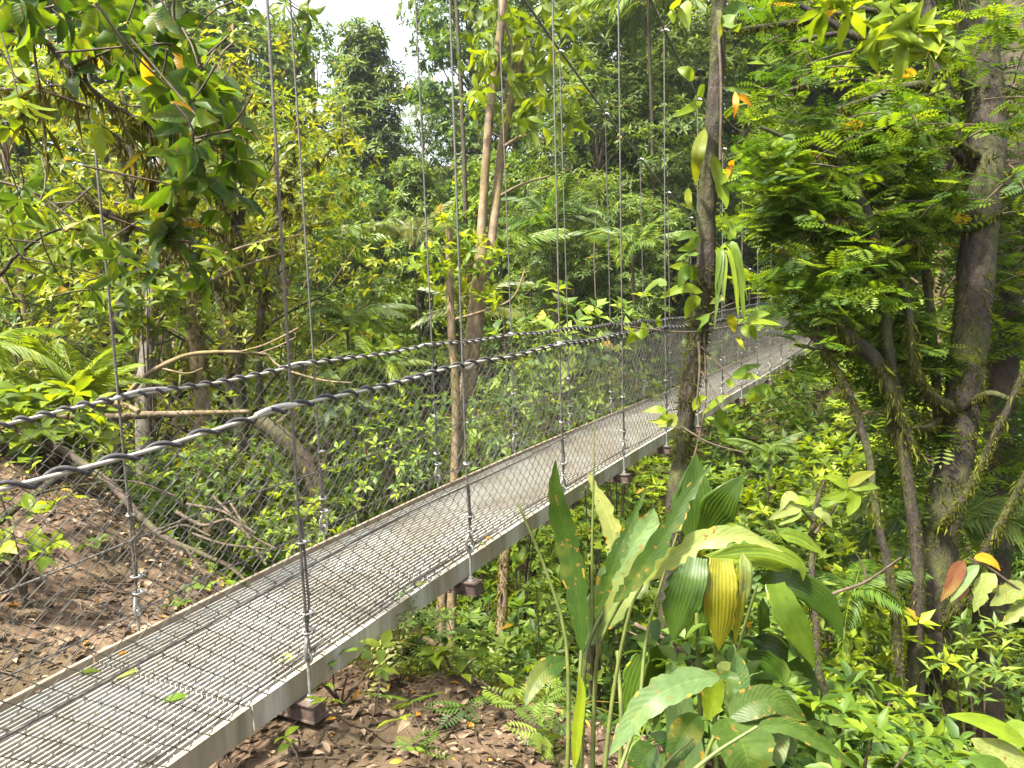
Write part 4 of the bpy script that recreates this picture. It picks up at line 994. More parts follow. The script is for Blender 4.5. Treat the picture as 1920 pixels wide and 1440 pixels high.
for lab, pts, bk, nb in lt:
    r_, C = trunk_tree('mossy_trunk_tree', lab, pts, bk, n=34, k=10, group='mossy trunks on the left bank', rough=.12)
    moss_on(r_, C, 420, .09, 'mossy', .6, 1.8)
    lf = MB(); cc = []
    for b in range(nb):
        i = rng.integers(0, 26); p0 = C[i, :3]; dv = nrmz(np.array([rng.normal(), rng.normal(), rng.uniform(.1, .9)])); ln = rng.uniform(.5, 1.7)
        Cb = np.column_stack([spl([p0, p0 + dv * ln * .5 + np.array([0, 0, .1]), p0 + dv * ln + np.array([0, 0, rng.uniform(-.1, .3)])], 9), np.linspace(.028, .008, 9)])
        m = MB(); tube(m, Cb[:, :3], Cb[:, 3], 5, rough=.1); m.build('branch', MT[bk], r_, smooth=True)
        moss_on(r_, Cb, 160, .10, 'mossy', .4, 1.8)
        for _ in range(5): cc.append(Cb[rng.integers(4, 9), :3] + rng.normal(0, .15, 3))
    cc = np.array(cc); rosettes(lf, T4, cc, np.array([0, 0, .8]) + rng.normal(0, .5, cc.shape), 6, .19, .075, (.7, 1.6), None, droop=.5)
    lf.build('crown', MT['lime' if bk != 'bark' else 'yellow'], r_)
ml_, C = trunk_tree('mossy_limb_tree', 'tree with yellow moss-padded level limb and bromeliads at the left', [(240, 250, 9.6, 12), (250, 330, 9.6, 14), (235, 430, 9.6, 15), (225, 560, 9.5, 17), (215, 720, 9.4, 20)], 'bark', n=30, k=9)
for pts in ([(235, 440, 9.6, 14), (262, 400, 9.4, 15), (225, 408, 9.3, 17), (190, 396, 9.2, 15), (150, 360, 9.1, 8)], [(250, 340, 9.6, 9), (320, 300, 9.5, 8), (400, 210, 9.5, 6)], [(240, 300, 9.6, 10), (200, 240, 9.5, 8), (120, 210, 9.4, 6)]):
    Cb = branch(ml_, pts, 'bark', n=18); moss_on(ml_, Cb, 800, .07, 'mossy', .7, 1.1)
cc = np.array([at(x, y, 9.3) for x, y in ((228, 408), (215, 400), (245, 404), (198, 394), (262, 398), (240, 250))])
for c_ in cc:
    br = MB(); rosettes(br, T4, c_[None], np.array([[0, 0, 1.0]]) + rng.normal(0, .25, (1, 3)), 16, .24, .035, (.2, 1.2), .7, droop=.3); br.build('bromeliad', MT['yellow'], ml_)

# ------------------------------------------------------------------ overhanging boughs close at the left
def bough(name, label, twigs, cents, d, L, W, k, mat, tm=T8, droop=.8, moss=0, tint=None, rep=1, sp=16):
    W0 = px_curve(twigs[0], 18); e = empty(name, W0[0, :3], label, 'bough')
    for i, tpts in enumerate(twigs):
        Cb = branch(e, [(a_, b_, c_, w_ * .7) for a_, b_, c_, w_ in tpts], 'twig' if i else 'bark', n=18, name='branch' if i else 'main_branch')
        if moss: moss_on(e, Cb, moss, .06, 'mossy', .4, 1.8)
    m = MB(); c = np.array([at(x + rng.normal(0, sp), y + rng.normal(0, sp), d + rng.normal(0, .22)) for x, y in cents for _ in range(rep)])
    if tint == 'dark': tint = rng.uniform(.05, .62, len(c))
    ax = np.array([.15, -.1, .25]) + rng.normal(0, .55, c.shape)
    rosettes(m, tm, c, ax, k, L, W, (.7, 1.6), tint, droop=droop, tj=.22)
    for p in c:
        j = p + rng.normal(0, .12, 3) + np.array([0, 0, .15]); tube(m, spl([j, (j + p) / 2 + rng.normal(0, .02, 3), p], 4), [.005, .004, .004, .003], 4, mat=1)
    m.build('leaves', [MT[mat], MT['twig']], e)
    return e
bough('leafy_bough', 'dark-twigged bough of large glossy leaves hanging in from the upper left', [
    [(-60, 60, 3.1, 16), (60, 60, 3.1, 15), (130, 130, 3.1, 14), (200, 190, 3.1, 12), (280, 240, 3.1, 9), (350, 330, 3.1, 6)],
    [(130, 130, 3.1, 9), (230, 90, 3.1, 7), (330, 120, 3.1, 5), (410, 200, 3.1, 4)], [(200, 190, 3.1, 8), (270, 300, 3.1, 6), (310, 420, 3.1, 5), (350, 500, 3.1, 4)], [(60, 60, 3.1, 8), (75, 180, 3.1, 6), (90, 320, 3.1, 4)],
    [(240, 215, 3.1, 7), (340, 240, 3.1, 5), (430, 300, 3.1, 4)], [(0, 168, 3.2, 10), (80, 172, 3.2, 8), (180, 205, 3.2, 6)], [(260, 280, 3.1, 5), (230, 330, 3.1, 4), (245, 350, 3.1, 3)], [(280, 240, 3.1, 5), (290, 360, 3.1, 3), (330, 390, 3.1, 3)]],
    [(100, 20), (150, 40), (200, 20), (250, 15), (300, 25), (340, 50), (270, 60), (320, 90), (360, 100), (385, 140), (340, 150), (290, 110), (240, 60), (210, 80), (300, 160), (350, 190), (400, 190), (420, 225), (375, 230), (330, 220), (290, 200), (260, 160), (410, 270),
     (440, 270), (390, 290), (350, 280), (310, 270), (270, 240), (430, 310), (320, 320), (360, 330), (415, 380), (340, 390), (300, 350), (310, 420), (350, 440), (370, 470), (340, 500), (385, 500), (60, 20), (30, 60), (150, 90), (100, 60), (240, 140), (450, 240), (20, 10)],
    3.1, .135, .062, 6, 'big', rep=2, moss=110, droop=.9, sp=20, tint='dark')
bough('leafy_bough', 'small lighter leaf clusters dangling below the upper left bough', [[(-40, 165, 3.4, 9), (40, 175, 3.4, 8), (110, 160, 3.4, 6), (150, 200, 3.4, 5)], [(40, 175, 3.4, 5), (45, 250, 3.4, 3)]],
      [(20, 170), (45, 190), (30, 230), (120, 215), (150, 210), (170, 225), (185, 245), (50, 160), (5, 190)], 3.4, .12, .052, 6, 'lime', droop=.8, moss=150)
bough('leafy_bough', 'shaded bough of narrow drooping leaves at the left edge', [[(-80, 560, 4.0, 14), (0, 515, 4.0, 12), (30, 480, 4.0, 9), (110, 430, 4.0, 7), (200, 440, 4.0, 4)], [(-40, 330, 4.0, 8), (60, 360, 4.0, 6), (150, 420, 4.0, 4)], [(30, 480, 4, 6), (120, 500, 4, 4), (210, 520, 4, 3)]],
      [(20, 350), (60, 345), (40, 390), (90, 400), (10, 420), (60, 430), (110, 420), (140, 440), (160, 420), (190, 440), (90, 460), (130, 470), (170, 470), (210, 480), (40, 470), (80, 500), (130, 510), (180, 520), (220, 510), (10, 380), (100, 380), (60, 300)], 4.0, .14, .05, 7, 'green', droop=1.2, tm=T8)
bough('leafy_bough', 'thin twig of few leaves beside the sky gap at the top', [[(480, -60, 4.6, 6), (540, 5, 4.6, 5), (585, 30, 4.6, 3)], [(540, 5, 4.6, 3), (570, 60, 4.6, 3), (580, 75, 4.6, 2)]], [(555, 15), (575, 30), (580, 72), (470, 5), (545, -5)], 4.6, .13, .055, 5, 'big', droop=.6, sp=6)

# ------------------------------------------------------------------ fallen wood and roots on the left bank
def log(name, label, parts_, mat='barkp', moss=0, cat='log'):
    C = px_curve(parts_[0], 26); e = empty(name, C[0, :3], label, cat)
    for i, p_ in enumerate(parts_):
        Cb = branch(e, p_, mat, n=26, k=9, name='stem' if i == 0 else 'side_branch', rough=.12)
        if moss: moss_on(e, Cb, moss, .05, 'mossy', .6, .7)
    return e
log('fallen_branch', 'long pale fallen branch arching over the ravine edge at the left', [[(215, 770, 9.2, 10), (265, 712, 9.2, 10), (310, 683, 9.2, 10), (360, 664, 9.2, 8), (430, 660, 9.2, 7), (500, 664, 9.2, 5)], [(450, 660, 9.2, 4), (500, 645, 9.1, 4), (560, 615, 9.0, 3)], [(500, 664, 9.2, 4), (530, 690, 9.1, 4), (600, 712, 9, 4), (660, 718, 9, 2)], [(480, 664, 9.2, 3), (520, 650, 9.3, 3), (555, 632, 9.3, 2)], [(300, 690, 9.2, 4), (350, 700, 9.1, 3), (380, 690, 9.1, 2)]], moss=40, cat='branch')
log('fallen_log', 'pale log lying level behind the earth bank', [[(100, 780, 7.6, 18), (180, 784, 7.8, 17), (280, 778, 8.0, 14), (380, 775, 8.2, 11), (465, 772, 8.4, 8)], [(215, 755, 7.8, 11), (240, 762, 7.7, 10), (260, 772, 7.6, 10)]], moss=60)
log('fallen_log', 'mossy slanting log propped against the bank behind the left mesh', [[(128, 822, 7.2, 16), (160, 795, 7.3, 19), (185, 770, 7.4, 18), (200, 752, 7.5, 14)]], 'bark', moss=200)
log('broken_log', 'thick dark broken log hanging down into the ravine beside the long hanger', [[(478, 786, 8.6, 25.5), (520, 812, 8.6, 33.0), (560, 852, 8.6, 34.5), (590, 905, 8.6, 31.5), (606, 960, 8.6, 30.0), (612, 1030, 8.6, 27.0)], [(515, 800, 8.6, 10.5), (545, 775, 8.6, 7.5), (560, 780, 8.6, 4.5)]], 'barkb', moss=260)
log('exposed_root', 'long brown exposed root running down the edge of the earth bank', [[(85, 822, 6.6, 16), (150, 866, 6.4, 15), (205, 905, 6.2, 14), (255, 960, 6.0, 14), (310, 1008, 5.8, 12), (370, 1035, 5.7, 10), (430, 1062, 5.6, 7), (465, 1094, 5.5, 6)], [(300, 1000, 5.8, 6), (345, 985, 5.8, 5), (395, 1005, 5.7, 4)], [(190, 900, 6.2, 5), (260, 905, 6.2, 4), (330, 930, 6.1, 3)], [(350, 1030, 5.7, 5), (372, 1062, 5.5, 5), (385, 1080, 5.4, 4)], [(400, 1045, 5.6, 4), (440, 1000, 5.8, 3), (470, 970, 6, 2)]], 'barkb', cat='root')
log('exposed_root', 'tangle of thin roots spilling over the bank edge past the long root', [[(330, 960, 6.3, 8), (380, 985, 6.2, 7), (430, 975, 6.1, 6), (470, 1010, 6.0, 5)], [(350, 945, 6.4, 6), (420, 960, 6.3, 5), (480, 1000, 6.1, 4)], [(400, 930, 6.6, 6), (450, 985, 6.2, 5), (500, 1060, 5.9, 4)], [(360, 1000, 6.0, 5), (420, 1020, 5.9, 5), (500, 1030, 5.9, 4)], [(430, 940, 6.6, 5), (470, 1000, 6.2, 4), (520, 1030, 6.0, 4)]], 'twig', cat='root')
log('green_pole', 'thin mossy green pole leaning across the earth bank at the left edge', [[(-30, 1000, 4.9, 16), (60, 930, 5.2, 14), (130, 888, 5.5, 12), (215, 868, 5.8, 8)], [(70, 925, 5.2, 6), (130, 912, 5.3, 5), (200, 905, 5.5, 4)]], 'bark', moss=60, cat='pole')
log('fallen_branch', 'forked dead branch under the deck beside the post-like trunks', [[(765, 1160, 7.4, 16), (790, 1195, 7.4, 15), (820, 1210, 7.3, 12)], [(765, 1165, 7.4, 12), (760, 1200, 7.4, 10), (750, 1250, 7.3, 7)], [(700, 1205, 7.2, 5), (760, 1208, 7.3, 5), (800, 1208, 7.3, 4)]], 'barkp', cat='branch')
log('fallen_branch', 'bare brown branch lying on the soil at the bottom edge', [[(850, 1425, 3.7, 12), (900, 1418, 3.8, 11), (955, 1415, 3.8, 9), (1000, 1395, 3.9, 5)], [(1015, 1370, 4.2, 11), (1060, 1366, 4.2, 10), (1085, 1368, 4.2, 8)]], 'twig', cat='branch')
log('fallen_branch', 'rotten branch stub on the slope near the ginger stems', [[(955, 1360, 4.6, 26), (985, 1330, 4.7, 22), (1010, 1300, 4.8, 14)]], 'barkb', moss=80, cat='branch')
log('fallen_branch', 'dry spiny stalk slanting through the pleated leaves', [[(1190, 1170, 3.4, 8), (1250, 1200, 3.3, 8), (1300, 1235, 3.2, 6)], [(1180, 1185, 3.4, 4), (1270, 1225, 3.3, 4), (1315, 1255, 3.2, 3)]], 'twig', cat='branch')

# ------------------------------------------------------------------ big-leaved plants close below the camera
def ground_under(px, py, d):
    p = at(px, py, d); return np.array([p[0], p[1], float(ground_z(p[0], p[1]))])
gp = empty('ginger_plant', ground_under(1095, 1440, 2.9), 'tall ginger-like plant with long torn glossy leaves in front of the bridge', 'plant')
for pts, w, mk, tr, tn in (
        ([(1092, 1225, 2.9), (1085, 1130, 2.9), (1062, 1010, 2.9), (1043, 930, 2.85), (1042, 862, 2.8)], 70, 'ginger', .10, .25),
        ([(1148, 1075, 3.3), (1152, 1020, 3.3), (1140, 970, 3.3), (1118, 925, 3.3), (1102, 884, 3.3)], 50, 'pale', .25, .75),
        ([(1098, 1215, 3.0), (1140, 1120, 3.0), (1185, 1030, 3.0), (1215, 985, 3.0), (1226, 952, 3.0)], 100, 'mint', .15, .35),
        ([(1106, 1200, 3.0), (1160, 1125, 2.95), (1210, 1060, 2.95), (1255, 990, 2.9)], 95, 'pale', .25, .35),
        ([(1150, 1130, 2.8), (1190, 1085, 2.75), (1250, 1000, 2.7), (1290, 930, 2.7), (1335, 868, 2.7)], 58, 'ginger', .45, .35),
        ([(1115, 1160, 2.85), (1150, 1060, 2.8), (1175, 1000, 2.8), (1215, 905, 2.8)], 44, 'ginger', .5, .3),
        ([(1205, 1095, 2.8), (1260, 1045, 2.75), (1330, 1012, 2.7), (1400, 1005, 2.7), (1470, 1035, 2.7)], 64, 'pale', .3, .45),
        ([(1066, 1236, 2.9), (1030, 1252, 2.85), (1002, 1282, 2.8), (984, 1325, 2.75)], 60, 'ginger', .05, .2),
        ([(1078, 1440, 2.7), (1082, 1370, 2.7), (1090, 1300, 2.7), (1086, 1262, 2.7)], 30, 'lime', .0, .85),
        ([(1350, 1270, 2.5), (1290, 1278, 2.45), (1225, 1310, 2.4), (1180, 1360, 2.4), (1142, 1418, 2.4)], 82, 'mint', .08, .3),
        ([(1348, 1268, 2.5), (1368, 1272, 2.5), (1374, 1300, 2.45), (1370, 1340, 2.45)], 44, 'ginger', .05, .4)):
    blade(gp, pts, w * .82, mk, tear=tr + .18, tint=tn, ny=30, cup=.18, twist=.3)
for pts in ([(1085, 1500, 2.9, 12), (1092, 1360, 2.9, 11), (1100, 1220, 2.95, 9), (1150, 1110, 3, 6), (1190, 1030, 3, 4)], [(1062, 1500, 2.85, 9), (1066, 1350, 2.85, 8), (1060, 1190, 2.85, 7), (1020, 1060, 2.85, 6), (976, 955, 2.8, 5), (972, 945, 2.8, 2)],
            [(1110, 1500, 3, 10), (1115, 1300, 3, 8), (1128, 1200, 2.95, 7), (1190, 1085, 2.8, 5)], [(1128, 1500, 2.9, 9), (1150, 1300, 2.9, 8), (1180, 1150, 2.85, 7), (1205, 1095, 2.8, 5)], [(1112, 1210, 3, 6), (1110, 1050, 3, 5), (1113, 900, 3, 4), (1114, 790, 3, 2)],
            [(1075, 1500, 2.8, 10), (1080, 1380, 2.85, 9), (1090, 1220, 2.9, 7)], [(1142, 1500, 2.7, 8), (1195, 1340, 2.8, 8), (1215, 1180, 2.85, 6), (1270, 1000, 2.8, 4)]):
    stem(gp, pts, 'stem')
pp = empty('pleated_palm', ground_under(1330, 1440, 3.2), 'dark green palm-like plant with broad pleated hanging leaves', 'plant')
for pts, w, mk, pl, shp in (
        ([(1302, 1030, 3.3), (1300, 970, 3.3), (1302, 910, 3.3), (1305, 850, 3.3)], 84, 'pleat', 6, 'fan'), ([(1306, 1020, 3.3), (1335, 970, 3.25), (1362, 930, 3.2), (1395, 890, 3.2)], 72, 'pleat', 6, 'fan'),
        ([(1300, 1045, 3.0), (1290, 1090, 2.95), (1275, 1140, 2.95), (1262, 1200, 2.95)], 78, 'pleat', 7, 'hang'), ([(1352, 1050, 3.0), (1352, 1100, 2.95), (1350, 1160, 2.95), (1348, 1218, 2.95)], 62, 'pleaty', 6, 'hang'),
        ([(1392, 1035, 3.0), (1398, 1070, 2.95), (1396, 1110, 2.95), (1392, 1140, 2.95)], 26, 'pale', 2, 'strap'), ([(1384, 1060, 3.0), (1386, 1110, 2.95), (1382, 1160, 2.95), (1378, 1210, 2.95)], 24, 'pleaty', 2, 'strap'),
        ([(1452, 1095, 3.1), (1470, 1140, 3.05), (1498, 1190, 3.05), (1528, 1252, 3.05)], 62, 'pleat', 6, 'hang'), ([(1420, 1090, 3.2), (1470, 1088, 3.15), (1520, 1108, 3.15), (1560, 1150, 3.15), (1580, 1198, 3.15)], 50, 'pleat', 5, 'strap'),
        ([(1330, 1045, 3.1), (1390, 1032, 3.1), (1450, 1035, 3.1), (1500, 1060, 3.1), (1506, 1090, 3.1)], 30, 'green', 3, 'strap'), ([(1320, 1042, 3.2), (1400, 1042, 3.15), (1465, 1058, 3.15), (1482, 1085, 3.15)], 34, 'lime', 3, 'strap'),
        ([(1390, 1225, 3.3), (1440, 1240, 3.3), (1490, 1300, 3.25), (1515, 1360, 3.25), (1530, 1450, 3.25)], 40, 'pleat', 4, 'strap'), ([(1400, 1200, 3.4), (1460, 1215, 3.35), (1510, 1270, 3.35), (1530, 1330, 3.3)], 44, 'pleat', 4, 'strap'),
        ([(1250, 1190, 3.5), (1230, 1240, 3.5), (1215, 1300, 3.5), (1205, 1340, 3.5)], 52, 'pleat', 5, 'hang'), ([(1320, 1120, 3.4), (1300, 1190, 3.4), (1290, 1250, 3.4)], 60, 'pleat', 5, 'hang'),
        ([(1430, 1120, 3.4), (1432, 1170, 3.4), (1436, 1230, 3.4)], 22, 'pleat', 2, 'strap'), ([(1210, 1230, 3.6), (1190, 1300, 3.6), (1180, 1380, 3.6)], 60, 'pleat', 5, 'hang'), ([(1460, 1000, 3.5), (1500, 1010, 3.5), (1545, 1040, 3.5)], 26, 'green', 2, 'strap')):
    blade(pp, pts, w, mk, pleat=int(pl * 1.6), shape=shp, tear=.25 if shp == 'hang' else 0.0, tint=rng.uniform(.35, .65), ny=16, cup=.25, hint=nrmz(CAMV + np.array([rng.normal(0, .3), 0, .25])))
for pts in ([(1320, 1500, 3.3, 12), (1310, 1250, 3.3, 9), (1303, 1030, 3.3, 6)], [(1345, 1500, 3.2, 10), (1340, 1250, 3.2, 8), (1352, 1050, 3.0, 5)], [(1370, 1500, 3.2, 10), (1380, 1250, 3.2, 8), (1420, 1095, 3.1, 5)], [(1400, 1500, 3.3, 9), (1395, 1300, 3.3, 7), (1392, 1225, 3.3, 5)], [(1160, 1500, 3.2, 10), (1165, 1350, 3.2, 9), (1158, 1220, 3.3, 7)]):
    stem(pp, pts, 'stem')
hp = empty('heliconia_plant', ground_under(1370, 1500, 2.5), 'low plant with wide light green paddle leaves at the bottom edge', 'plant')
for pts, w, mk, tr, tn in (
        ([(1290, 1500, 2.8), (1285, 1420, 2.8), (1272, 1330, 2.8), (1262, 1240, 2.8)], 70, 'mint', .05, .25), ([(1376, 1340, 2.7), (1380, 1300, 2.7), (1382, 1255, 2.7), (1378, 1222, 2.7)], 52, 'mint', .05, .1),
        ([(1368, 1345, 2.3), (1410, 1318, 2.3), (1460, 1315, 2.3), (1512, 1352, 2.3)], 58, 'ginger', .06, .6), ([(1362, 1345, 2.3), (1385, 1380, 2.25), (1400, 1420, 2.2), (1405, 1480, 2.2)], 130, 'ginger', .08, .55),
        ([(1330, 1255, 2.9), (1336, 1280, 2.9), (1334, 1320, 2.9), (1326, 1350, 2.9)], 46, 'lime', .05, .6), ([(1352, 1240, 2.9), (1360, 1270, 2.9), (1355, 1320, 2.9)], 40, 'pale', .3, .4),
        ([(1380, 1345, 2.35), (1425, 1345, 2.35), (1450, 1380, 2.35), (1462, 1440, 2.3)], 80, 'ginger', .1, .5), ([(1420, 1362, 2.1), (1480, 1362, 2.1), (1540, 1395, 2.1), (1620, 1450, 2.1)], 34, 'ginger', .3, .55),
        ([(1490, 1300, 2.9), (1460, 1330, 2.9), (1430, 1350, 2.9)], 46, 'mint', .05, .3), ([(1310, 1340, 2.6), (1280, 1380, 2.6), (1250, 1450, 2.5)], 60, 'ginger', .05, .3), ([(1230, 1400, 2.9), (1205, 1430, 2.9), (1190, 1480, 2.9)], 60, 'ginger', .05, .2),
        ([(1450, 1420, 2.4), (1475, 1390, 2.4), (1480, 1345, 2.4)], 40, 'ginger', .05, .5)):
    blade(hp, pts, w, mk, tear=tr, tint=tn, ny=20, cup=.2, twist=.3, shape='oval')
for pts in ([(1300, 1500, 2.3, 9), (1330, 1400, 2.3, 8), (1362, 1345, 2.3, 6)], [(1240, 1500, 2.1, 10), (1330, 1420, 2.1, 8), (1420, 1362, 2.1, 6)], [(1375, 1500, 2.7, 8), (1378, 1340, 2.7, 6)], [(1200, 1500, 2.5, 8), (1250, 1430, 2.5, 6), (1300, 1385, 2.5, 4)]):
    stem(hp, pts, 'palmstem' if False else 'stem')
rl = empty('rusty_leaved_twig', at(1930, 1118, 3.4), 'twig with rust, orange and tattered pale leaves at the right edge', 'twig')
for pts, w, mk, tr in (([(1808, 1052, 3.4), (1795, 1070, 3.4), (1782, 1098, 3.4), (1764, 1128, 3.4)], 34, 'rust', 0), ([(1836, 1060, 3.4), (1812, 1080, 3.4), (1796, 1105, 3.4), (1782, 1130, 3.4)], 28, 'mint', 0), ([(1826, 1046, 3.4), (1846, 1046, 3.4), (1864, 1056, 3.4), (1876, 1070, 3.4)], 22, 'orange', 0),
                       ([(1866, 1076, 3.4), (1850, 1092, 3.4), (1836, 1120, 3.4), (1826, 1148, 3.4)], 40, 'pale', .5), ([(1925, 1100, 3.4), (1900, 1106, 3.4), (1878, 1120, 3.4), (1856, 1136, 3.4)], 44, 'pale', .2), ([(1930, 1130, 3.4), (1905, 1150, 3.4), (1880, 1172, 3.4)], 34, 'yellow', .4), ([(1812, 1090, 3.45), (1800, 1110, 3.45), (1788, 1128, 3.45)], 26, 'rust', 0)):
    blade(rl, pts, w, mk, tear=tr, tint=.5, ny=14)
stem(rl, [(1935, 1122, 3.4, 5), (1890, 1090, 3.4, 4), (1850, 1062, 3.4, 4), (1815, 1046, 3.4, 3)], 'twig')
lp = empty('broadleaf_plant', ground_under(1880, 1440, 3.0), 'plant with long pale green leaves in the bottom right corner', 'plant')
for pts, w, mk in (([(1930, 1400, 2.6), (1880, 1370, 2.6), (1830, 1350, 2.6), (1775, 1340, 2.6)], 36, 'lime'), ([(1930, 1440, 2.6), (1890, 1420, 2.6), (1850, 1405, 2.6), (1820, 1385, 2.6)], 60, 'pale'), ([(1930, 1360, 2.7), (1900, 1380, 2.7), (1870, 1420, 2.7)], 50, 'green'), ([(1890, 1470, 2.5), (1860, 1440, 2.5), (1815, 1420, 2.5)], 50, 'deep')):
    blade(lp, pts, w, mk, tint=.6)
stem(lp, [(1925, 1500, 2.7, 8), (1930, 1440, 2.6, 6), (1932, 1380, 2.65, 4)])

# ------------------------------------------------------------------ middle-sized leafy bushes one can tell apart
def bush(px, py, d, rad, h, mat, L, label, k=6, n=70, tm=T4, W=.42, droop=.3, group=None, name='broadleaf_bush'):
    top = at(px, py, d); base = np.array([top[0], top[1], float(ground_z(top[0], top[1]))])
    e = empty(name, base, label, 'bush', group)
    P, A = shrub_points(n, rad, h); P = P + np.array([0, 0, top[2] - base[2] - h * 1.0])
    m = MB(); rosettes(m, tm, P + base, A, k, L, L * W, (.6, 1.45), None, droop=droop); m.build('leaves', MT[mat], e)
    m = MB()
    for j in range(7): q = P[rng.integers(n)]; tube(m, spl([base, base + np.array([q[0] * .3, q[1] * .3, q[2] * .6]), base + q], 7), np.linspace(.018, .005, 7), 5)
    m.build('stems', MT['twig'], e)
    return e
bush(1560, 1080, 5.6, .75, 1.0, 'lime', .15, 'sunlit pale green bush among the right saplings', n=110)
bush(1600, 1270, 4.6, .5, .8, 'lime', .12, 'bright small-leaved bush low between the saplings and pleated leaves', n=100)
bush(1110, 950, 6.2, .35, .5, 'lime', .10, 'bright leaf tuft just below the deck behind the ginger leaf', n=46)
bush(1540, 850, 9.0, 1.3, 1.4, 'lime', .20, 'large sunlit bush right of the bridge below its far end', n=150)
bush(1680, 760, 11.0, 1.4, 1.6, 'lime', .22, 'sunny bush mass behind the feathery saplings', n=130)
bush(1460, 960, 7.6, .9, 1.1, 'green', .17, 'glossy bush right of the leaning trunk under the deck edge', n=110)
bush(1060, 560, 13.5, 1.5, 1.8, 'blue', .30, 'big-leaved pale bush behind the rails right of the twin trunks', n=110, k=5, W=.55)
bush(660, 640, 12.5, 1.1, 1.4, 'blue', .26, 'large-leaved bush behind the handrail left of the twin trunks', n=90, k=5, W=.5)
bush(760, 740, 11.0, 1.2, 1.5, 'green', .16, 'dense small-leaved bush seen through the mesh left of the twin trunks', n=140)
bush(960, 720, 11.5, 1.1, 1.4, 'blue', .20, 'grey green bush seen through the mesh right of the twin trunks', n=120)
bush(1150, 650, 13.0, 1.1, 1.3, 'green', .20, 'bush with pale blossoms-like leaf tips behind the far mesh', n=110)
bush(430, 800, 8.6, .8, 1.0, 'green', .15, 'leafy bush growing between the fallen log and the broken log', n=110)
bush(330, 840, 7.8, .6, .7, 'green', .14, 'low bush spilling over the earth bank edge', n=80)
bush(560, 900, 7.8, .7, .9, 'lime', .12, 'yellow green bush on the ravine edge beside the broken log', n=90)
bush(30, 735, 6.6, .5, .7, 'lime', .22, 'sunlit broad-leaved plant on top of the earth bank at the left edge', n=30, W=.5, tm=T8)
bush(110, 745, 7.0, .5, .6, 'lime', .24, 'bright broad-leaved plant beside the feather palm', n=26, W=.5, tm=T8)
bush(25, 930, 4.6, .32, .4, 'lime', .13, 'bright seedling with round leaves behind the mesh at the left edge', n=14, W=.6, tm=T8)
bush(660, 1010, 7.4, .7, .8, 'lime', .13, 'bright bush just beyond the deck left of the second hanger', n=90)
bush(250, 470, 9.4, .7, 1.2, 'lime', .20, 'bright lime leaf cluster in front of the pale grey trunk', n=60, tm=T8, W=.45)
bush(720, 560, 17, 1.6, 2.0, 'green', .28, 'rounded bush below the dark hollow', n=120)
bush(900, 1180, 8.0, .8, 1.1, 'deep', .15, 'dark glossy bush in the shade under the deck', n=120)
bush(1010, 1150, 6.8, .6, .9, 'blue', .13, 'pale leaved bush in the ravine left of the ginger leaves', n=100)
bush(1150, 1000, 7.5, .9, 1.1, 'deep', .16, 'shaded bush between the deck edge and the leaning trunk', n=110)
bush(1450, 1000, 5.4, .5, .7, 'blue', .13, 'grey leaved bush behind the pleated leaves', n=80)
bush(1860, 1200, 5.0, .7, 1.0, 'blue', .12, 'fine grey leaved bush under the right trunks', n=120, W=.3)
bush(1660, 900, 7.2, .8, 1.0, 'green', .15, 'sunlit bush between the thin saplings', n=110)
bush(1720, 1060, 6.6, .7, 1.0, 'lime', .13, 'bright bush left of the base of the thick trunk', n=90)

# ------------------------------------------------------------------ small plants on the bare slope by the deck
def seedling(px, py, d, L, k, mat, label, tm=T8, W=.5, n=5, spread=.14, h=.28, name='seedling'):
    b = at(px, py, d); base = np.array([b[0], b[1], float(ground_z(b[0], b[1]))]); e = empty(name, base, label, 'seedling')
    P = base + np.column_stack([rng.normal(0, spread, (n, 2)), rng.uniform(.5, 1, n) * h]); m = MB()
    rosettes(m, tm, P, np.array([0, 0, 1.0]) + rng.normal(0, .25, P.shape), k, L, L * W, (.9, 1.6), None, droop=.35); m.build('leaves', MT[mat], e)
    m = MB()
    for p in P: tube(m, spl([base, (base + p) / 2 + rng.normal(0, .02, 3), p], 5), np.linspace(.006, .003, 5), 4)
    m.build('stems', MT['twig'], e)
    return e
seedling(720, 1270, 4.4, .16, 6, 'pale', 'pale ferny seedling below the deck beside the first near hanger', TP5, .95, n=8, spread=.16, h=.38)
seedling(640, 1320, 3.9, .11, 4, 'green', 'dark leaved seedling under the first near hanger', n=5, h=.3)
seedling(690, 1400, 3.6, .09, 4, 'green', 'small seedling on the bare soil at the bottom', n=4, h=.22)
seedling(860, 1340, 4.2, .12, 5, 'lime', 'yellow green seedling on the litter slope under the deck', n=6, h=.2)
seedling(960, 1400, 3.9, .10, 4, 'lime', 'lime seedling at the foot of the litter slope', n=6, h=.18)
seedling(800, 1430, 3.5, .15, 5, 'deep', 'dark fern frond seedling at the bottom edge', TP, .9, n=3, h=.16, name='fern')
seedling(1040, 1420, 3.5, .18, 6, 'palm', 'green fern beside the ginger stems at the bottom', TP, .9, n=4, h=.2, name='fern')
seedling(780, 1200, 5.6, .16, 5, 'lime', 'yellowish ferny tuft under the deck by the dead fork', TP5, .9, n=8, spread=.3, h=.25, name='fern')
seedling(330, 1120, 5.0, .12, 4, 'green', 'green seedling against the deck edge on the earth bank', n=3, h=.2)
seedling(430, 1085, 5.3, .13, 4, 'green', 'seedling beside the root end at the far deck edge', n=4, h=.25)
seedling(180, 1000, 5.4, .10, 4, 'lime', 'lone lime seedling in the middle of the earth bank', n=3, h=.18)
seedling(60, 850, 6.2, .10, 4, 'lime', 'little seedling near the crest of the earth bank', n=3, h=.16)
seedling(560, 1420, 3.3, .08, 3, 'green', 'tiny seedling under the near deck edge', n=3, h=.12)

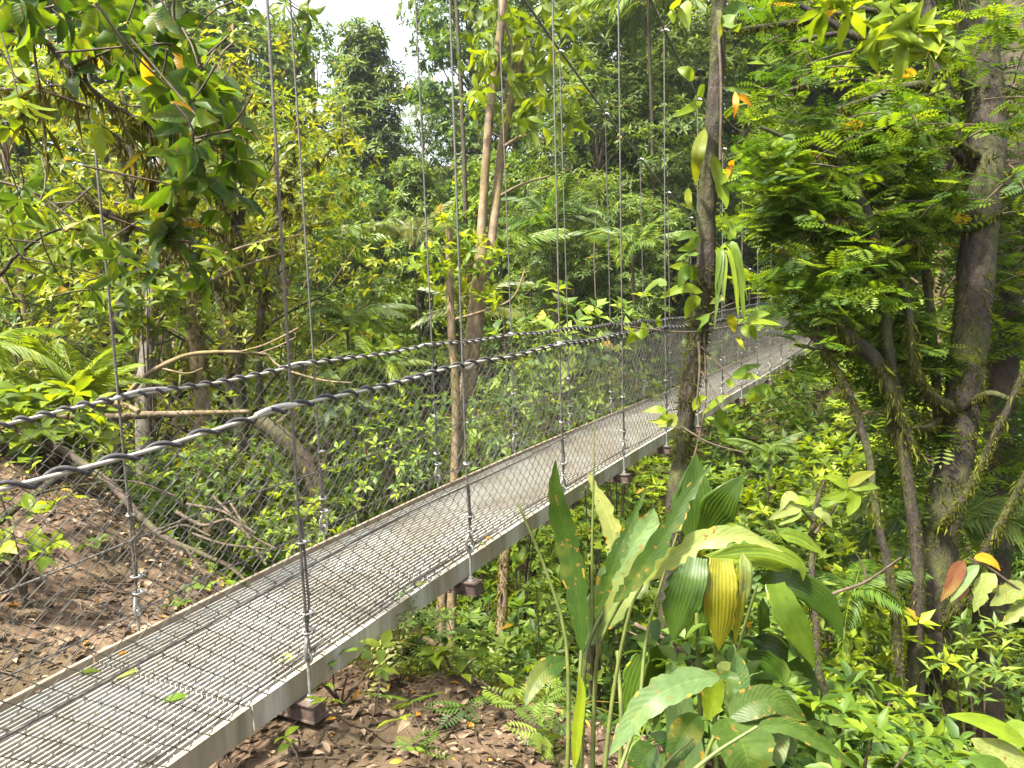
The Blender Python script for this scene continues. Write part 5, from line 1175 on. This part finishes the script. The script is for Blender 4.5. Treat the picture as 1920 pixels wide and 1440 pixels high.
# ------------------------------------------------------------------ leaf litter and twigs on the bare slopes
lit = MB(); N_ = 40000
s_ = rng.uniform(.6, 6.0, N_); t_ = rng.uniform(.4, 11.5, N_); p = xy(s_, t_); keep = (s_ - .12 * np.clip(t_ - 4, 0, 12) < 5.4)
p = p[keep]; N_ = len(p); z = ground_z(p[:, 0], p[:, 1])
dr = rng.normal(0, 1, (N_, 3)) * np.array([1, 1, .25]); nm = np.array([0, 0, 1.0]) + rng.normal(0, .45, (N_, 3)); L = rng.uniform(.022, .10, N_) * (1 - .4 * (rng.random(N_) < .6)) * (1 + .6 * (rng.random(N_) < .04))
tt = np.where(rng.random(N_) < .02, .99, rng.random(N_) ** 1.3 * .92)
leaves(lit, T8, np.column_stack([p, z + .008 + .015 * rng.random(N_)]), dr, nm, L, L * rng.uniform(.25, .55, N_), tt)
for _ in range(420):
    s1, t1 = rng.uniform(.8, 5.4), rng.uniform(.6, 10); a = rng.uniform(0, 6.28); l = rng.uniform(.08, .5); q = xy(np.array([s1, s1 + l * .5 * math.cos(a), s1 + l * math.cos(a)]), np.array([t1, t1 + l * .5 * math.sin(a) + .02, t1 + l * math.sin(a)]))
    tube(lit, np.column_stack([q, ground_z(q[:, 0], q[:, 1]) + .012]), rng.uniform(.002, .006), 4, mat=1)
tag(lit.build('leaf_litter', [MT['litter'], MT['twig']]), 'brown dead leaves and twigs covering the earth banks', kind='stuff')
# low green ground cover creeping over the lower edge of the slope
gc = MB(); N_ = 900
s_ = rng.uniform(3.2, 6.2, N_); t_ = rng.uniform(-.5, 11, N_); p = xy(s_, t_); z = ground_z(p[:, 0], p[:, 1]); q = to_px(np.column_stack([p, z]))
pr = np.clip((s_ - .12 * np.clip(t_ - 4, 0, 12) - 3.6) / 1.6, .03, 1); kp = rng.random(N_) < pr
Cc = np.column_stack([p, z + rng.uniform(.04, .2, N_)])[kp]
lat_ = t_[kp] - T0; Cc = Cc[~((lat_ > -.1) & (lat_ < BW + .1) & (Cc[:, 2] > deck_z(s_[kp] - S0) - .2))]
rosettes(gc, T4, Cc, np.array([0, 0, 1.0]) + rng.normal(0, .4, Cc.shape), 5, .10, .045, (.7, 1.5), None)
tag(gc.build('ground_cover', MT['lime']), 'small bright creeping plants along the lower edge of the slope', kind='stuff')

# dry straw and creeping stems on the slope under the deck
dg = MB(); cs_ = []
for (x0, x1, y0, y1, d0, d1, n) in ((760, 1000, 1200, 1420, 4.4, 5.4, 260), (640, 800, 1180, 1300, 4.6, 5.6, 90), (480, 640, 960, 1080, 5.6, 6.4, 110)):
    for _ in range(n): cs_.append(at(rng.uniform(x0, x1), rng.uniform(y0, y1), rng.uniform(d0, d1)))
cs_ = np.array(cs_); cs_[:, 2] = ground_z(cs_[:, 0], cs_[:, 1]) + .02
for c_ in cs_:
    dv = np.array([rng.normal(), rng.normal(), 0]); l_ = rng.uniform(.15, .5)
    tube(dg, spl([c_, c_ + dv * l_ * .5 + np.array([0, 0, rng.uniform(.04, .18)]), c_ + dv * l_ + np.array([0, 0, rng.uniform(-.12, .05)])], 6), rng.uniform(.0015, .0035), 3, tint=rng.random(), cap=False)
rosettes(dg, T4, cs_[::2] + np.array([0, 0, .06]), np.array([0, 0, 1.0]) + rng.normal(0, .4, cs_[::2].shape), 5, .07, .022, (.6, 1.5), None)
tag(dg.build('dry_grass', MT['yellow']), 'tangled dry yellowish stems on the slope below the deck', kind='stuff')

# ------------------------------------------------------------------ single leaves dropped on the deck
def deck_point(px, py):
    lo, hi = 1.5, 30
    for _ in range(40):
        m_ = (lo + hi) / 2; q = at(px, py, m_); s1, t1 = st(q[0], q[1])
        if q[2] > deck_z(s1 - S0): lo = m_
        else: hi = m_
    return at(px, py, lo)
for px, py, L, ang, mat, lab in ((146, 1265, .10, .3, 'lime', 'fresh green leaf lying near the far edge of the deck'), (215, 1275, .13, .9, 'pale', 'long pale leaf lying beside the green one on the deck'), (470, 1100, .09, 2.6, 'big', 'dark green leaf lying on the far deck edge'),
                                 (778, 1100, .10, .6, 'pale', 'pale leaf lying near the deck edge before the second hanger'), (306, 1318, .12, .5, 'green', 'dull green leaf lying in the middle of the near deck'), (918, 1012, .07, 2.0, 'orange', 'orange curled leaf lying by the second near hanger'),
                                 (896, 1022, .06, .2, 'pale', 'small round pale leaf beside the orange one'), (222, 1230, .05, 1.0, 'orange', 'tiny orange leaf on the far deck edge'), (72, 1302, .05, 2.2, 'litter', 'dry brown leaf caught at the far deck edge'), (905, 1030, .06, 1.2, 'rust', 'brown withered leaf under the orange one')):
    p = deck_point(px, py); m = MB(); e = p + np.array([0, 0, .006])
    leaves(m, T8, e[None], np.array([[math.cos(ang), math.sin(ang), .12]]), np.array([[.1, -.15, 1.0]]), L, L * .45, .5)
    tag(m.build('fallen_leaf', MT[mat]), lab, 'leaf')

# ------------------------------------------------------------------ hanging lianas in the far trees
for i, (x, y0, y1, d, lab) in enumerate(((640, 180, 470, 28, 'thin liana hanging left of the dark hollow'), (990, 330, 600, 24, 'thin liana hanging right of the twin trunks'), (1120, 380, 560, 21, 'liana hanging before the spreading tree'), (1000, 410, 590, 23, 'second thin liana hanging beside the first right of the twin trunks'), (1505, 420, 600, 9, 'pale liana dangling above the feathery bush'))):
    m = MB(); tube(m, spl([at(x, y0, d), at(x + rng.normal(0, 5), (y0 + y1) / 2, d), at(x + rng.normal(0, 7), y1, d)], 12), .0009 * d + .003, 5); tag(m.build('liana', MT['twig']), lab, 'liana', 'lianas')

# ------------------------------------------------------------------ haze
hz = MB(); box(hz, (-130, -40, -14), (130, 190, 60))
hzm, N_, L_, out_ = nt('haze_air')
pv = N_.new('ShaderNodeVolumePrincipled'); pv.inputs['Color'].default_value = (.86, .93, 1, 1); pv.inputs['Density'].default_value = .0004; pv.inputs['Anisotropy'].default_value = .3
L_.new(pv.outputs[0], out_.inputs['Volume'])
hzo = hz.build('haze', hzm); tag(hzo, 'thin pale haze hanging in the forest air', kind='stuff')
